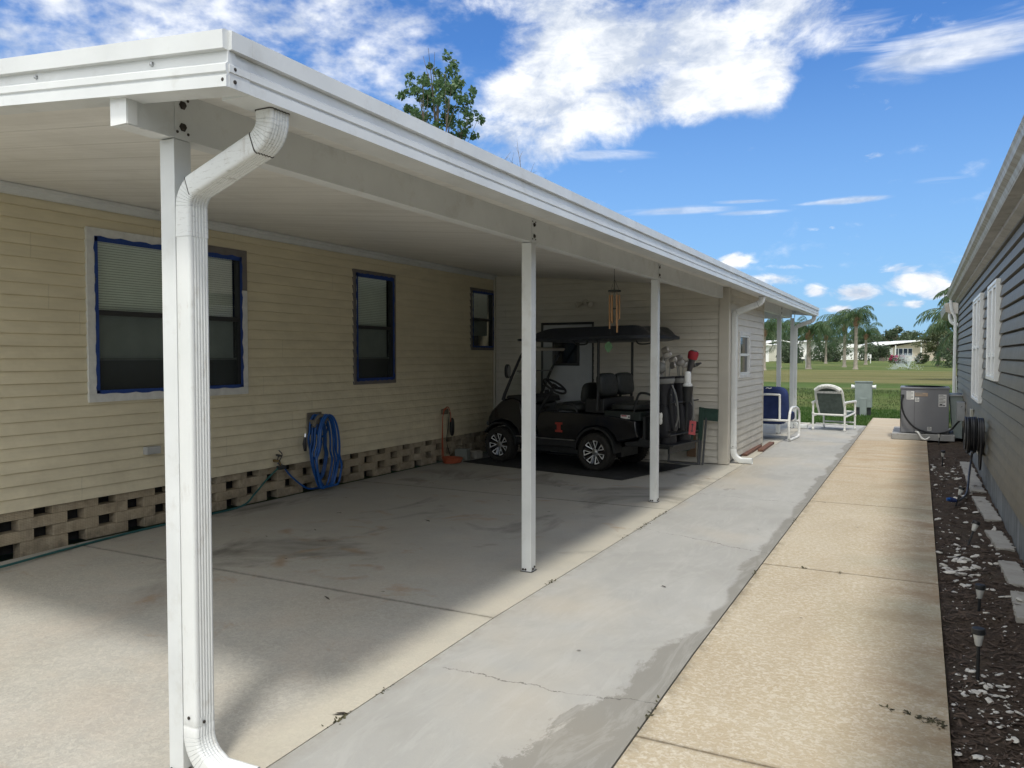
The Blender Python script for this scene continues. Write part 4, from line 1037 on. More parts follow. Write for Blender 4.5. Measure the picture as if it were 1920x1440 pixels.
# seats
def pillow(mb, c, r, M_=None, pw=.55): mb.blob(c, r, 20, 12, M_, pw=pw)
mb = MB(); pillow(mb, (.52,-.60,.865), (.27,.52,.065)); cb(mb, 'front_seat', M['black_vinyl'], smooth=True)
for y in (-.35, -.86):
    mb = MB(); pillow(mb, (.235, y, 1.075), (.055,.25,.145), Matrix.Rotation(R(-10), 4, 'Y')); cb(mb, 'front_backrest', M['black_vinyl'], smooth=True)
for y in (-.33, -.83):
    mb = MB(); pillow(mb, (-.03, y, 1.195), (.06,.25,.165), Matrix.Rotation(R(8), 4, 'Y')); cb(mb, 'rear_backrest', M['black_vinyl'], smooth=True)
mb = MB(); pillow(mb, (-.38,-.60,.90), (.25,.50,.06)); cb(mb, 'rear_seat', M['black_vinyl'], smooth=True)
mb = MB(); mb.box(-.08,.22,-1.05,-.15,.80,1.0); mb.tube([(.1,-.3,.95),(.02,-.3,1.12)], .02, 8); mb.tube([(.1,-.9,.95),(.02,-.9,1.12)], .02, 8); cb(mb, 'seat_support', M['black_plastic'], bevel=.02)
mb = MB(); mb.box(-.66,-.10,-1.06,-.12,.72,.845); hp = cb(mb, 'rear_seat_box', plain('dark_green_black_plastic', (.012,.019,.018), .55), bevel=.015)
mb = MB(); mb.box(-.505,-.365,-.118,-.114,.745,.795); st = mb.build('warning_sticker', M['paper'], hp, local=True)
mb = MB(); mb.box(-.455,-.375,-.1135,-.112,.775,.79); mb.build('sticker_band', M['red'], st, local=True); mb = MB(); mb.lathe([(0,.001),(.012,.0)], (-.49,-.1135,.768), (0,1,0), 10); mb.build('sticker_mark', M['ink'], st, local=True)
for y in (-.11, -1.09):
    mb = MB(); mb.tube(bez([(.66,y,.79),(.62,y,.86),(.54,y,.915),(.44,y,.92),(.38,y,.905),(.33,y,.80)], 5), .017, 8); cb(mb, 'front_armrest', M['black_plastic'], smooth=True)
for y in (-.12, -1.08):
    mb = MB(); mb.tube(bez([(-.56,y,.83),(-.60,y,1.0),(-.64,y,1.085),(-.70,y,1.10),(-.80,y,1.08),(-.82,y,1.02),(-.82,y,.42)], 5), .016, 8); cb(mb, 'rear_grab_bar', M['black_plastic'], smooth=True)
mb = MB(); mb.box(-1.05,-.66,-1.02,-.18,.36,.395); mb.box(-1.06,-1.03,-1.02,-.18,.30,.40); mb.box(-.70,-.66,-1.02,-.18,.395,.78); cb(mb, 'rear_footrest', M['black_plastic'], bevel=.006)
for y in (-.30, -.90):
    mb = MB(); mb.tube([(-.62,y,.50),(-.665,y,.50)], .045, 12); cb(mb, 'tail_light', M['red'], smooth=True)
# roof: thin moulded shell, long lip in front, raised middle
mb = MB(); nx, ny = 36, 20; top, bot = [], []
for j in range(ny+1):
    for i in range(nx+1):
        u = i/nx; v = j/ny*2-1
        x = -.78 + 2.15*u
        hw = .62*(1-.9*max(0, abs(2*u-1)-.86)**1.3*3)
        yy = -.60 + v*hw
        e = min(1, (1-abs(v))/.22); eu = min(1, u/.10, (1-u)/.30)
        sm = lambda q: q*q*(3-2*q)
        z = 1.845 + .03*(1-u) + .135*sm(e)*sm(max(0, eu)) + .01*math.cos(v*9)*sm(e)
        rise = .03*u*0
        top.append((x, yy, z + rise)); bot.append((x, yy, 1.815 - .028*sm(e)*sm(max(0, eu)) + .02*(1-u)))
n = (nx+1)*(ny+1); mb.add(top + bot, [(j*(nx+1)+i, j*(nx+1)+i+1, (j+1)*(nx+1)+i+1, (j+1)*(nx+1)+i) for j in range(ny) for i in range(nx)] + [(n+j*(nx+1)+i, n+(j+1)*(nx+1)+i, n+(j+1)*(nx+1)+i+1, n+j*(nx+1)+i+1) for j in range(ny) for i in range(nx)]
 + [(i, n+i, n+i+1, i+1) for i in range(nx)] + [(ny*(nx+1)+i, ny*(nx+1)+i+1, n+ny*(nx+1)+i+1, n+ny*(nx+1)+i) for i in range(nx)] + [(j*(nx+1), (j+1)*(nx+1), n+(j+1)*(nx+1), n+j*(nx+1)) for j in range(ny)] + [(j*(nx+1)+nx, n+j*(nx+1)+nx, n+(j+1)*(nx+1)+nx, (j+1)*(nx+1)+nx) for j in range(ny)])
rf = cb(mb, 'roof', plain('dark_blue_black_roof', (.014,.019,.030), .42, var=.15), smooth=True)
for x in (.35, -.62):
    mb = MB(); mb.tube(bez([(x,-.06,1.80),(x-.03,-.06,1.765),(x-.1,-.06,1.755),(x-.2,-.06,1.765),(x-.22,-.06,1.80)], 5), .011, 8); mb.build('grab_handle', M['black_plastic'], rf, local=True, smooth=True)
for y in (-.10, -1.10):
    mb = MB(); mb.tube([(1.63,y,.93),(1.60,y,1.02),(1.45,y,1.32),(1.30,y,1.60),(1.14,y,1.80)], [.028,.026,.020,.019,.019], 8); cb(mb, 'windshield_strut', M['black_plastic'], smooth=True)
    mb = MB(); mb.tube([(.0,y+.0,.84),(-.02,y,1.2),(-.02,y,1.81)], .020, 8); cb(mb, 'roof_post', M['black_plastic'], smooth=True)
mb = MB(); mb.quad((1.60,-.12,1.0),(1.60,-1.08,1.0),(1.17,-1.08,1.74),(1.17,-.12,1.74)); cb(mb, 'windshield', M['shield'], fix=False)
mb = MB(); mb.box(-.015,.015,-.97,-.02,-.022,.022, Matrix.Translation((1.165,-.10,1.70)) @ Matrix.Rotation(R(-30), 4, 'Y')); cb(mb, 'windshield_top_rail', M['beige_trim'], bevel=.006)
mb = MB(); mb.box(-.006,.006,-.97,-.02,-.008,.008, Matrix.Translation((1.385,-.10,1.37))); cb(mb, 'windshield_hinge', M['grey_sash'])
# steering
sx = Vector((.86,-.34,1.15)); ax = Vector((.55,0,-.83)).normalized()
mb = MB(); q = rot_to(-ax); ring = [sx + q.to_3x3() @ Vector((.185*math.cos(a), .185*math.sin(a), 0)) for a in [2*math.pi*k/32 for k in range(33)]]
mb.tube(ring, .017, 8, cap=False); swl = cb(mb, 'steering_wheel', M['black_plastic'], smooth=True)
mb = MB()
for a in (R(90), R(210), R(330)): mb.tube([sx + ax*.02, sx + q.to_3x3() @ Vector((.18*math.cos(a), .18*math.sin(a), 0))], [.028,.014], 8)
mb.lathe([(0,-.02),(.05,-.015),(.055,.02),(.03,.04)], sx, ax, 16); mb.build('wheel_spokes', M['black_plastic'], swl, local=True, smooth=True)
mb = MB(); mb.tube([sx + ax*.03, Vector((1.12,-.34,.80)), Vector((1.28,-.34,.42))], .026, 8); cb(mb, 'steering_column', M['black_plastic'], smooth=True)
# mirror
mb = MB(); mb.blob((1.46,.02,1.37), (.03,.055,.105), 16, 10, pw=.7); mr_ = cb(mb, 'side_mirror', M['black_plastic'], smooth=True)
mb = MB(); mb.lathe([(0,.002),(.9,0)], (0,0,0), (-1,0,0), 20); mb.xf(Matrix.Translation((1.427,.02,1.37)) @ Matrix.Diagonal((1,.050,.098,1))); mb.build('mirror_glass', M['steel'], mr_, local=True)
mb = MB(); mb.tube([(1.47,-.03,1.34),(1.49,-.10,1.25)], .009, 6); mb.build('mirror_arm', M['black_plastic'], mr_, local=True)
# bag rack on the back
mb = MB()
for z in (.55,.98):
    mb.tube([(-1.08,-1.06,z),(-1.08,-.14,z)], .010, 8)
mb.box(-1.12,-.80,-1.0,-.16,.40,.42); cb(mb, 'bag_rack', M['black_plastic'])
mb = MB(); mb.tube([(-1.06,-.12,.6),(-1.32,-.10,.62),(-1.335,-.10,1.06)], .013, 8); cb(mb, 'bottle_holder_rod', M['black_plastic'], smooth=True)
def cw(x, y, z): return W[cart] @ Vector((x, y, z))
# black cup with white sand bottle
bc = cw(-1.34,-.10,1.01); t_ = thing('cup_holder_bucket', 'black cup-shaped bucket on a rod behind the golf cart', 'cup', bc)
mb = MB(); mb.lathe([(.055,0),(.072,.19),(.076,.195),(.070,.198),(.066,.19),(.052,.015),(0,.012)], bc, (0,0,1), 20); mb.build('cup', M['black_plastic'], t_, smooth=True)
t_ = thing('sand_bottle', 'white rounded bottle standing in the black cup behind the golf cart', 'bottle', bc)
mb = MB(); mb.lathe([(0,.02),(.045,.02),(.048,.19),(.060,.195),(.060,.225),(.042,.235),(.042,.36),(.034,.385),(0,.392)], bc, (0,0,1), 20); mb.build('bottle_body', M['white_plastic'], t_, smooth=True)
# golf bags
def golf_bag(cx, cy, lean, label, trim, clubs, seed):
    base = cw(cx, cy, .42); t_ = thing('golf_bag', label, 'golf bag', base, CR, 'golf bags on the back of the cart')
    rnd = random.Random(seed); L = Matrix.Rotation(lean, 4, 'Y')
    def bl(mb, nm, mt, par=None, **k): mb.xf(L); return mb.build(nm, mt, par or t_, local=True, **k)
    mb = MB(); mb.lathe([(0,0),(.115,0),(.12,.03),(.115,.25),(.118,.60),(.125,.82),(.14,.86),(.14,.90),(.12,.90),(.11,.84),(0,.80)], (0,0,0), (0,0,1), 22); bag = bl(mb, 'bag_body', M['golf_bag'], smooth=True)
    mb = MB(); mb.lathe([(.122,.80),(.130,.81),(.143,.85),(.140,.87)], (0,0,0), (0,0,1), 22, cap=False); mb.xf(L); mb.build('bag_collar', trim, bag, local=True, smooth=True)
    mb = MB(); mb.blob((-.02,.12,.30), (.085,.06,.22), 14, 10, pw=.6); bl(mb, 'pocket', M['golf_bag'], smooth=True)
    mb = MB(); mb.blob((-.11,.02,.45), (.05,.09,.30), 14, 10, pw=.6); bl(mb, 'pocket', M['golf_bag'], smooth=True)
    mb = MB()
    for (a, z0, z1) in ((-.6,.2,.42),(.2,.5,.66),(1.2,.18,.36)):
        p = [Vector((-(.168)*math.cos(a+u*.5), .168*math.sin(a+u*.5)*.9, z0+(z1-z0)*u)) for u in (0,.33,.66,1)]; mb.tube(p, .006, 6)
    bl(mb, 'piping', trim)
    mb = MB(); mb.tube(bez([(-.13,.04,.78),(-.20,.08,.60),(-.20,.07,.36),(-.14,.05,.22)], 5), .012, 6); bl(mb, 'strap', trim, smooth=True)
    for (ax_, ay_, ln, kind) in clubs:
        tip = Vector((ax_, ay_, ln)); b0 = Vector((ax_*.3, ay_*.3, .7))
        mb = MB(); mb.tube([b0, tip], .006, 6); cl = bl(mb, 'club_shaft', M['steel'])
        if kind == 'iron':
            mb = MB(); mb.blob(tip + Vector((-.035,.0,.015)), (.060,.016,.045), 10, 7, Matrix.Rotation(rnd.uniform(-.6,.6), 4, 'Z') @ Matrix.Rotation(R(20), 4, 'Y'), pw=.6); mt = M['tan_cloth']; nm = 'club_head'
        elif kind == 'driver':
            mb = MB(); mb.blob(tip + Vector((.0,.03,.0)), (.085,.055,.08), 14, 10); mt = M['bag_grey']; nm = 'club_head'
        elif kind == 'red':
            mb = MB(); d = (tip-b0).normalized(); mb.tube([tip-d*.22, tip-d*.05, tip, tip+d*.06, tip+d*.10], [.034,.044,.066,.070,.04], 12); mt = M['graphite']; nm = 'head_cover'
        else:
            mb = MB(); d = Vector((-.9,.1,.25)).normalized(); mb.tube([tip, tip+d*.07, tip+d*.13, tip+d*.19], [.020,.028,.024,.010], 10); mt = M['graphite']; nm = 'head_cover'
        mb.xf(L); hd = mb.build(nm, mt, cl, local=True, smooth=True)
        if kind == 'red':
            mb = MB(); d = (tip-b0).normalized(); mb.tube([tip-d*.02, tip+d*.02, tip+d*.065, tip+d*.09], [.064,.0715,.072,.055], 12); mb.xf(L); mb.build('red_cap', M['red'], hd, local=True, smooth=True)
        if kind == 'stripe':
            mb = MB(); mb.tube([tip+d*.05, tip+d*.07], .0285, 10); mb.tube([tip+d*.10, tip+d*.12], .0275, 10); mb.xf(L); mb.build('cover_stripe', M['bag_grey'], hd, local=True, smooth=True)
    return t_
golf_bag(-.95, -.36, R(4), 'golf bag with grey trim and a large round driver head, nearer the posts', M['bag_grey'],
    [(.02,.05,1.02,'driver'),(.05,-.04,1.12,'iron'),(-.08,-.06,1.10,'iron'),(-.01,.02,1.24,'iron'),(-.05,.04,1.17,'iron'),(.07,.0,1.06,'iron'),(-.1,.0,1.03,'iron')], 3)
golf_bag(-.96, -.80, R(2), 'black golf bag with red club cover sticking out on top', M['bag_grey'],
    [(-.19,.02,1.15,'red'),(-.11,-.05,1.02,'stripe'),(.05,.03,1.13,'iron'),(.0,.06,1.07,'iron'),(-.04,.0,1.04,'iron'),(.07,-.03,1.10,'iron')], 5)
# white glove, pink tag
gp_ = cw(-.93,-.16,.80); mb = MB(); mb.blob(gp_, (.03,.02,.05), 8, 6, amp=.5, seed=2); mb.blob(gp_ + Vector((.005,0,-.07)), (.022,.014,.045), 8, 6, amp=.4, seed=5)
o = mb.build('golf_glove', M['pvc'], smooth=True); tag(o, 'small white golf glove hanging from the golf bag', 'glove')
tp_ = cw(-1.345,-.25,.66); t_ = thing('bag_tag', 'pink tag with a black arrow mark hanging from the golf bag', 'tag', tp_, CR)
mb = MB(); mb.box(-.045,.045,-.003,.003,-.09,.09, Matrix.Rotation(R(-5), 4, 'Y')); cd_ = mb.build('card', M['pink'], t_, local=True)
mb = MB(); mb.box(-.006,.006,.0035,.005,-.05,.05); mb.prism([(-.02,.035),(0,.06),(.02,.035)], 'y', .0035, .005); mb.prism([(-.02,-.035),(.02,-.035),(0,-.06)], 'y', .0035, .005); mb.xf(Matrix.Rotation(R(-5), 4, 'Y')); mb.build('arrow_mark', M['ink'], cd_, local=True)
mb = MB(); mb.tube([(0,0,.09),(.02,-.02,.16)], .002, 5); mb.build('string', M['black_hose'], t_, local=True)
# floor mat
mb = MB(); mb.prism([(1.95+.12,.33),(-.80+.1,.47),(-.86,-1.32),(1.95+.12,-1.22)][::-1], 'z', .002, .008); mb.xf(W[cart]); mb.build('floor_mat', M['mat_rubber']); tag(bpy.data.objects['floor_mat'], 'black rubber floor mat under the golf cart', 'mat')

# ------------------------------------------------------------------ things in the carport
# blue hose on its hanger
hy, hz = 7.12, .83
t_ = thing('hose_hanger', 'taupe plastic hose hanger on the cream siding holding the blue hose', 'hose hanger', (-6.36, hy, hz))
mb = MB(); mb.box(-6.365,-6.35,hy-.10,hy+.15,hz-.16,hz+.10); mb.build('back_plate', M['hanger'], t_, bevel=.01)
mb = MB(); mb.tube(bez([(-6.25,hy-.11,hz-.06),(-6.25,hy-.04,hz+.045),(-6.25,hy+.05,hz+.06),(-6.25,hy+.14,hz-.0)], 6), .022, 8); mb.box(-6.35,-6.24,hy-.07,hy+.11,hz-.03,hz+.02); mb.build('saddle', M['hanger'], t_, smooth=True)
mb = MB(); rn = random.Random(4)
for k in range(9):
    w_ = .095 + .009*k + rn.uniform(-.01,.01); dp_ = .70 + .028*k + rn.uniform(-.05,.05); x = -6.33 + .018*k + rn.uniform(-.006,.006)
    if k == 0: dp_ = .48
    if k == 3: dp_ = .22; w_ = .09
    c = hy + .02*rn.uniform(-1,1) + .01*k
    pts = []
    for j in range(28):
        a = 2*math.pi*j/28
        yy = c + .02 + w_*math.sin(a)*(1 + .28*(math.cos(a) < 0)); zz = hz + .05 - dp_/2 + (dp_/2 + .02)*math.cos(a)
        zz = max(zz, .022 + .004*k); pts.append((x + .010*math.sin(2*a), yy, zz))
    pts = bez(pts + pts[:1], 3); mb.tube(pts, .0135, 7, cap=False)
mb.tube(bez([(-6.30,hy+.02,.035),(-6.32,hy-.16,.06),(-6.34,hy-.38,.22),(-6.34,hy-.52,.36),(-6.33,hy-.60,.40)], 6), .0105, 7)
hs = mb.build('garden_hose', M['blue_hose'], smooth=True); tag(hs, 'coiled blue garden hose hanging on the cream siding', 'garden hose')
t_ = thing('hose_nozzle', 'dark spray nozzle hanging from the left of the blue hose coil', 'nozzle', (-6.27,6.94,.62))
mb = MB(); mb.tube([(-6.28,6.90,.66),(-6.28,6.89,.58),(-6.28,6.90,.50)], [.014,.024,.016], 8); mb.build('nozzle_body', M['black_hose'], t_, smooth=True); mb = MB(); mb.tube([(-6.28,6.905,.66),(-6.28,6.91,.70)], .013, 8); mb.build('nozzle_tip', M['chrome'], t_, smooth=True)
t_ = thing('wall_faucet', 'brass garden tap under the cream siding feeding the blue hose', 'tap', (-6.36,6.50,.40))
mb = MB(); mb.tube([(-6.38,6.50,.43),(-6.30,6.50,.43),(-6.28,6.50,.38)], .016, 8); mb.build('spout', M['brass'], t_, smooth=True)
mb = MB(); mb.lathe([(.006,0),(.006,.05),(.032,.052),(.034,.06),(.006,.064)], (-6.32,6.50,.44), (.3,0,1), 12); mb.build('handle', M['dark_steel'], t_, smooth=True)
mb = MB(); mb.tube(bez([(-6.27,6.50,.37),(-6.27,6.47,.42),(-6.28,6.53,.50),(-6.30,6.50,.55)], 5), .006, 6); mb.box(-6.30,-6.25,6.46,6.56,.34,.38); mb.build('splitter', M['dark_steel'], t_)
mb = MB(); mb.tube(bez([(-6.28,6.47,.36),(-6.30,6.30,.24),(-6.31,6.15,.12),(-6.30,5.95,.02),(-6.29,5.4,.012),(-6.28,4.8,.012),(-6.24,4.3,.012),(-6.17,3.8,.012),(-6.10,3.3,.012),(-6.12,2.6,.012)], 6), .010, 7); o = mb.build('garden_hose', M['green_hose'], smooth=True); tag(o, 'thin teal garden hose lying along the foot of the block skirt', 'garden hose')
# orange extension cord on a small hook and coiled on the floor
t_ = thing('cord_hook', 'small hook on the siding with the orange cord', 'hook', (-6.36,9.98,.78))
mb = MB(); mb.box(-6.36,-6.31,9.92,10.06,.72,.80); mb.build('hook_plate', M['hanger'], t_, bevel=.01)
mb = MB()
mb.tube(bez([(-6.28,9.86,.05),(-6.30,9.87,.4),(-6.30,9.88,.7),(-6.29,9.95,.82),(-6.29,10.03,.81),(-6.29,10.08,.70),(-6.29,10.08,.60)], 6), .008, 6)
mb.tube(bez([(-6.31,9.87,.1),(-6.32,9.89,.5),(-6.31,9.92,.78),(-6.30,10.0,.80)], 6), .008, 6)
for k in range(6):
    pts = [(-6.17 + (.12+.01*k)*math.cos(a), 9.93 + (.15-.008*k)*math.sin(a), .015+.013*k) for a in [2*math.pi*j/20 for j in range(21)]]; mb.tube(pts, .008, 6)
o = mb.build('extension_cord', M['orange_cord'], smooth=True); tag(o, 'orange extension cord hung on the siding and coiled on the floor', 'cord')
t_ = thing('cord_reel_plug', 'dark plug block hanging beside the orange cord', 'plug', (-6.3,10.1,.5))
mb = MB(); mb.blob((-6.29,10.12,.52), (.03,.045,.14), 12, 8, pw=.7); mb.build('plug_body', M['black_plastic'], t_, smooth=True); mb = MB(); mb.tube(bez([(-6.29,10.05,.75),(-6.30,10.02,.5),(-6.31,10.0,.3),(-6.28,10.08,.03)], 6), .006, 6); mb.build('cable', M['black_hose'], t_, smooth=True)
mb = MB(); mb.box(-.10,.10,-.08,.08,0,.17); mb.xf(Matrix.Translation((-6.20,10.28,.004)) @ Matrix.Rotation(.2,4,'Z')); o = mb.build('concrete_block', M['concrete_block'], bevel=.012); tag(o, 'upright grey concrete block on the floor beside the orange cord coil', 'block', 'loose blocks by the skirt')
mb = MB(); mb.box(-.12,.12,-.08,.08,0,.12); mb.xf(Matrix.Translation((-6.15,10.55,.004)) @ Matrix.Rotation(-.3,4,'Z')); o = mb.build('concrete_block', M['paver'], bevel=.02); tag(o, 'low tan block lying on the floor near the front wheel', 'block', 'loose blocks by the skirt')
# wind chime
cx, cy = -2.92, 8.0; t_ = thing('wind_chime', 'wind chime with copper tubes hanging from the carport ceiling', 'wind chime', (cx,cy,2.29))
mb = MB(); mb.lathe([(0,0),(.068,0),(.07,.008),(.068,.018),(0,.018)], (cx,cy,2.285), (0,0,1), 20); mb.build('top_disc', M['chime_disc'], t_, smooth=True)
mb = MB(); mb.tube([(cx,cy,2.30),(cx,cy,2.635)], .003, 6)
for k in range(3): a = 2.1*k; mb.tube([(cx+.05*math.cos(a),cy+.05*math.sin(a),2.30),(cx,cy,2.42)], .0015, 5)
mb.tube([(cx,cy,2.285),(cx-.01,cy,1.98),(cx-.05,cy,1.80),(cx-.065,cy,1.75)], .0018, 5); mb.build('cord', M['black_hose'], t_)
for k in range(6):
    a = 2*math.pi*k/6 + .3; ln = (.26,.40,.30,.36,.28,.33)[k]; mb = MB(); px_, py_ = cx+.052*math.cos(a), cy+.052*math.sin(a)
    mb.tube([(px_,py_,2.25),(px_,py_,2.25-ln)], .0095, 10); mb.tube([(px_,py_,2.25),(px_,py_,2.285)], .0015, 5); mb.build('chime_tube', M['chime_tube'], t_, smooth=True)
mb = MB(); mb.lathe([(0,0),(.025,0),(.025,.01),(0,.01)], (cx,cy,2.10), (0,0,1), 12); mb.build('striker', M['chime_disc'], t_)
mb = MB(); mb.prism([(-.045,.0),(-.03,.035),(0,.055),(.03,.035),(.045,-.01),(.02,-.045),(0,-.07),(-.03,-.04)], 'y', -.003, .003); mb.xf(Matrix.Translation((cx-.066,cy,1.70)) @ Matrix.Rotation(.5,4,'Z')); mb.build('wind_sail', M['leaf_ornament'], t_)
# folded canvas chairs leaning on the shed wall
def folded_chair(x0, x1, yb, ht, w_arm, label):
    t_ = thing('folding_chair', label, 'folding chair', ((x0+x1)/2, yb, 0), 0, 'folded canvas chairs leaning on the shed wall')
    lean = lambda z: yb + .10*(z/ht)
    for o_ in (0, -.035):
        mb = MB(); pts = [(x0,lean(ht)+o_,ht-.02),(x0,lean(.1)+o_,.09),(x0+.03,lean(0)+o_,.025),(x1-.03,lean(0)+o_,.018),(x1,lean(.1)+o_,.09),(x1,lean(ht)+o_,ht-.02)]; mb.tube(bez(pts, 4), .012, 8); mb.build('frame', M['grey_tube'], t_, smooth=True)
    return t_, lean
t_, ln = folded_chair(-3.30,-2.86,11.42,.62,0,'folded green canvas chair with a tube frame, lower and mostly behind the golf bags')
mb = MB(); mb.box(-3.28,-2.88,11.47,11.485,.46,.63); mb.build('canvas_back', M['green_canvas'], t_, bevel=.003)
mb = MB(); mb.prism([(-3.2,.47),(-2.93,.47),(-2.95,.36),(-3.0,.2),(-3.12,.18),(-3.18,.3)], 'y', 11.44, 11.462); mb.build('canvas_seat', M['green_canvas'], t_)
t_ = thing('folding_chair', 'folded green canvas chair with square grey legs, standing nearest the shed corner', 'folding chair', (-2.75,11.45,0), 0, 'folded canvas chairs leaning on the shed wall')
for x in (-2.845,-2.795):
    mb = MB(); mb.box(-.013,.013,-.013,.013,0,.80, Matrix.Translation((x,11.42,.004)) @ Matrix.Rotation(-.12,4,'X') @ Matrix.Rotation(.04,4,'Y')); mb.build('leg', M['grey_tube'], t_, bevel=.003)
mb = MB(); mb.prism([(-2.85,.66),(-2.60,.64),(-2.59,.82),(-2.83,.835)], 'y', 11.49, 11.515); mb.build('canvas_back', M['green_canvas'], t_, bevel=.004)
mb = MB(); mb.prism([(-2.875,.36),(-2.815,.36),(-2.79,.84),(-2.86,.85)], 'y', 11.44, 11.46); mb.build('canvas_seat', M['green_canvas'], t_, bevel=.004)
mb = MB(); mb.prism([(-3.06,.10),(-2.93,.10),(-2.93,.42),(-3.06,.42)], 'y', 11.52, 11.56); o = mb.build('cardboard_panel', plain('brown_cardboard', (.16,.10,.06), .9)); tag(o, 'brown board standing behind the folded chairs', 'board')
# planks by the shed
for i, (p, q, l_) in enumerate([((-2.46,12.75),(-2.47,14.15),'long reddish-brown plank lying against the shed wall'),((-2.33,13.45),(-2.36,14.75),'shorter reddish-brown plank, the outer one of the pair')]):
    mb = MB(); c = Vector(((p[0]+q[0])/2,(p[1]+q[1])/2,0)); L = math.dist(p, q); mb.box(-.045,.045,-L/2,L/2,.004,.042); mb.xf(Matrix.Translation(c) @ Matrix.Rotation(-math.atan2(q[0]-p[0], q[1]-p[1]),4,'Z')); o = mb.build('wooden_plank', M['wood_plank'], bevel=.004); tag(o, l_, 'plank', 'planks beside the shed')
# dead leaves on the concrete
lf = [(-4.55,5.2,.05),(-4.9,5.5,.04),(-5.2,6.2,.05),(-4.2,6.3,.06),(-3.55,7.2,.09),(-3.35,7.25,.03),(-3.9,8.7,.06),(-3.1,8.6,.04),(-4.8,7.0,.045),(-5.4,8.2,.05),(-3.45,3.98,.06),(-3.2,4.25,.03),(-4.3,8.3,.035),(-4.9,8.75,.05),(-5.1,5.1,.03),(-5.7,6.9,.04),(-4.0,7.6,.035),(-1.55,5.25,.035),(-1.62,3.9,.02),(-3.75,1.95,.05),(-2.31,2.75,.05),(-2.30,5.0,.03),(-2.29,6.6,.04),(-4.4,4.6,.03),(-5.3,4.0,.025),(-1.3,7.4,.02),(-.62,5.0,.02),(-.5,7.9,.03),(-.9,9.1,.03)]
lp = None; rn = random.Random(9)
for x, y, s in lf:
    if lp is None:
        mb = MB(); mb.add([(-.5,0,0),(-.2,.16,.06),(.2,.14,.08),(.5,0,.02),(.2,-.15,.06),(-.25,-.13,.1)], [(0,1,2,3,4,5)]); lp = o = mb.build('dead_leaf', M['dead_leaf'], fix=False)
    else: o = lp.copy(); col.objects.link(o)
    s *= 1.5; o.scale = (s, s*rn.uniform(.5,1), s); o.rotation_euler = (rn.uniform(-.1,.1), rn.uniform(-.1,.1), rn.uniform(-.5,.7)); o.location = (x, y, fz(y)+.004)
    tag(o, 'small dark curled dead leaf lying on the concrete', 'leaf', 'dead leaves scattered on the concrete')

# ------------------------------------------------------------------ beside the grey house
# solar path lights
def solar(x, y, h, tilt, label, broken=False):
    z = bedz(x, y) - .01; t_ = thing('solar_path_light', label, 'path light', (x, y, z), 0, 'solar path lights along the mulch bed')
    L = Matrix.Rotation(tilt[0], 4, 'X') @ Matrix.Rotation(tilt[1], 4, 'Y')
    def b(mb, nm, mt): mb.xf(L); mb.build(nm, mt, t_, local=True, smooth=True)
    mb = MB(); mb.tube([(0,0,0),(0,0,h-.085)], .0085, 10); b(mb, 'stake', M['black_plastic'])
    mb = MB(); mb.lathe([(.012,h-.09),(.016,h-.085),(.026,h-.028),(.0,h-.028)], (0,0,0), (0,0,1), 16); b(mb, 'lens', M['solar_clear'])
    mb = MB(); mb.lathe([(.029,h-.03),(.031,h-.028),(.031,h-.004),(.026,h),(0,h+.001)], (0,0,0), (0,0,1), 20); b(mb, 'cap', M['black_plastic'])
solar(.285,4.54,.275,(0,0),'upright black solar path light nearest the camera')
solar(.360,5.77,.19,(.02,.03),'short upright solar path light behind the nearest one')
solar(.39,7.72,.23,(-.35,.30),'black solar path light leaning away, third from the camera')
solar(.36,9.66,.24,(-.2,.28),'leaning solar path light beside the blue hose fitting')
solar(.32,13.2,.24,(.05,.02),'small distant solar path light before the condenser pad')
solar(.33,16.2,.24,(.0,.05),'farthest solar path light, just in front of the condenser pad')
# hose reel/pot on the wall with black hose
t_ = thing('hose_hanger', 'beige wall hose hanger on the grey siding', 'hose hanger', (.70,11.1,.6))
mb = MB(); mb.box(.655,.715,11.2,11.75,.36,.74); mb.build('back_box', M['box_beige'], t_, bevel=.015)
mb = MB(); mb.tube([(.71,11.0,.62),(.60,11.0,.62)], .05, 10); mb.box(.50,.60,10.85,11.15,.58,.66); mb.build('saddle', M['box_beige'], t_)
mb = MB(); rn = random.Random(2)
for k in range(9):
    x = .50 + .021*k; c = 10.85 + rn.uniform(-.03,.03) - (.12 if k > 5 else 0); w_ = .16 + rn.uniform(-.015,.02); dp_ = .40 + rn.uniform(-.02,.04)
    if k == 7: dp_ = .60
    pts = [(x, c + w_*math.sin(a), .86 - dp_/2 + dp_/2*math.cos(a)) for a in [2*math.pi*j/20 for j in range(21)]]; mb.tube(pts, .0125, 7)
mb.tube(bez([(.60,11.2,.45),(.585,11.25,.30),(.55,10.9,.16),(.50,10.3,.03),(.42,9.8,.03),(.38,9.62,.05)], 7), .0125, 7)
o = mb.build('garden_hose', M['black_hose'], smooth=True); tag(o, 'black garden hose coiled on the grey siding', 'garden hose')
t_ = thing('hose_fitting', 'blue hose fitting lying on the mulch beside a leaning solar light', 'hose fitting', (.33,9.62,.03))
mb = MB(); mb.tube([(.37,9.60,.05),(.31,9.58,.06)], [.02,.028], 10); mb.build('coupling', M['navy'], t_, smooth=True); mb = MB(); mb.tube([(.31,9.58,.06),(.28,9.57,.062)], .018, 10); mb.build('tip', M['blue_hose'], t_, smooth=True)
mb = MB(); mb.box(.685,.725,13.55,13.75,.66,.80); o = mb.build('junction_box', M['box_beige'], bevel=.008); tag(o, 'small beige outlet box on the grey siding below the far window', 'outlet box')
mb = MB(); mb.box(.60,.72,15.9,16.25,.45,.78); o = mb.build('disconnect_box', M['steel'], bevel=.006); tag(o, 'grey electrical disconnect box on the wall beside the condenser', 'electrical box')
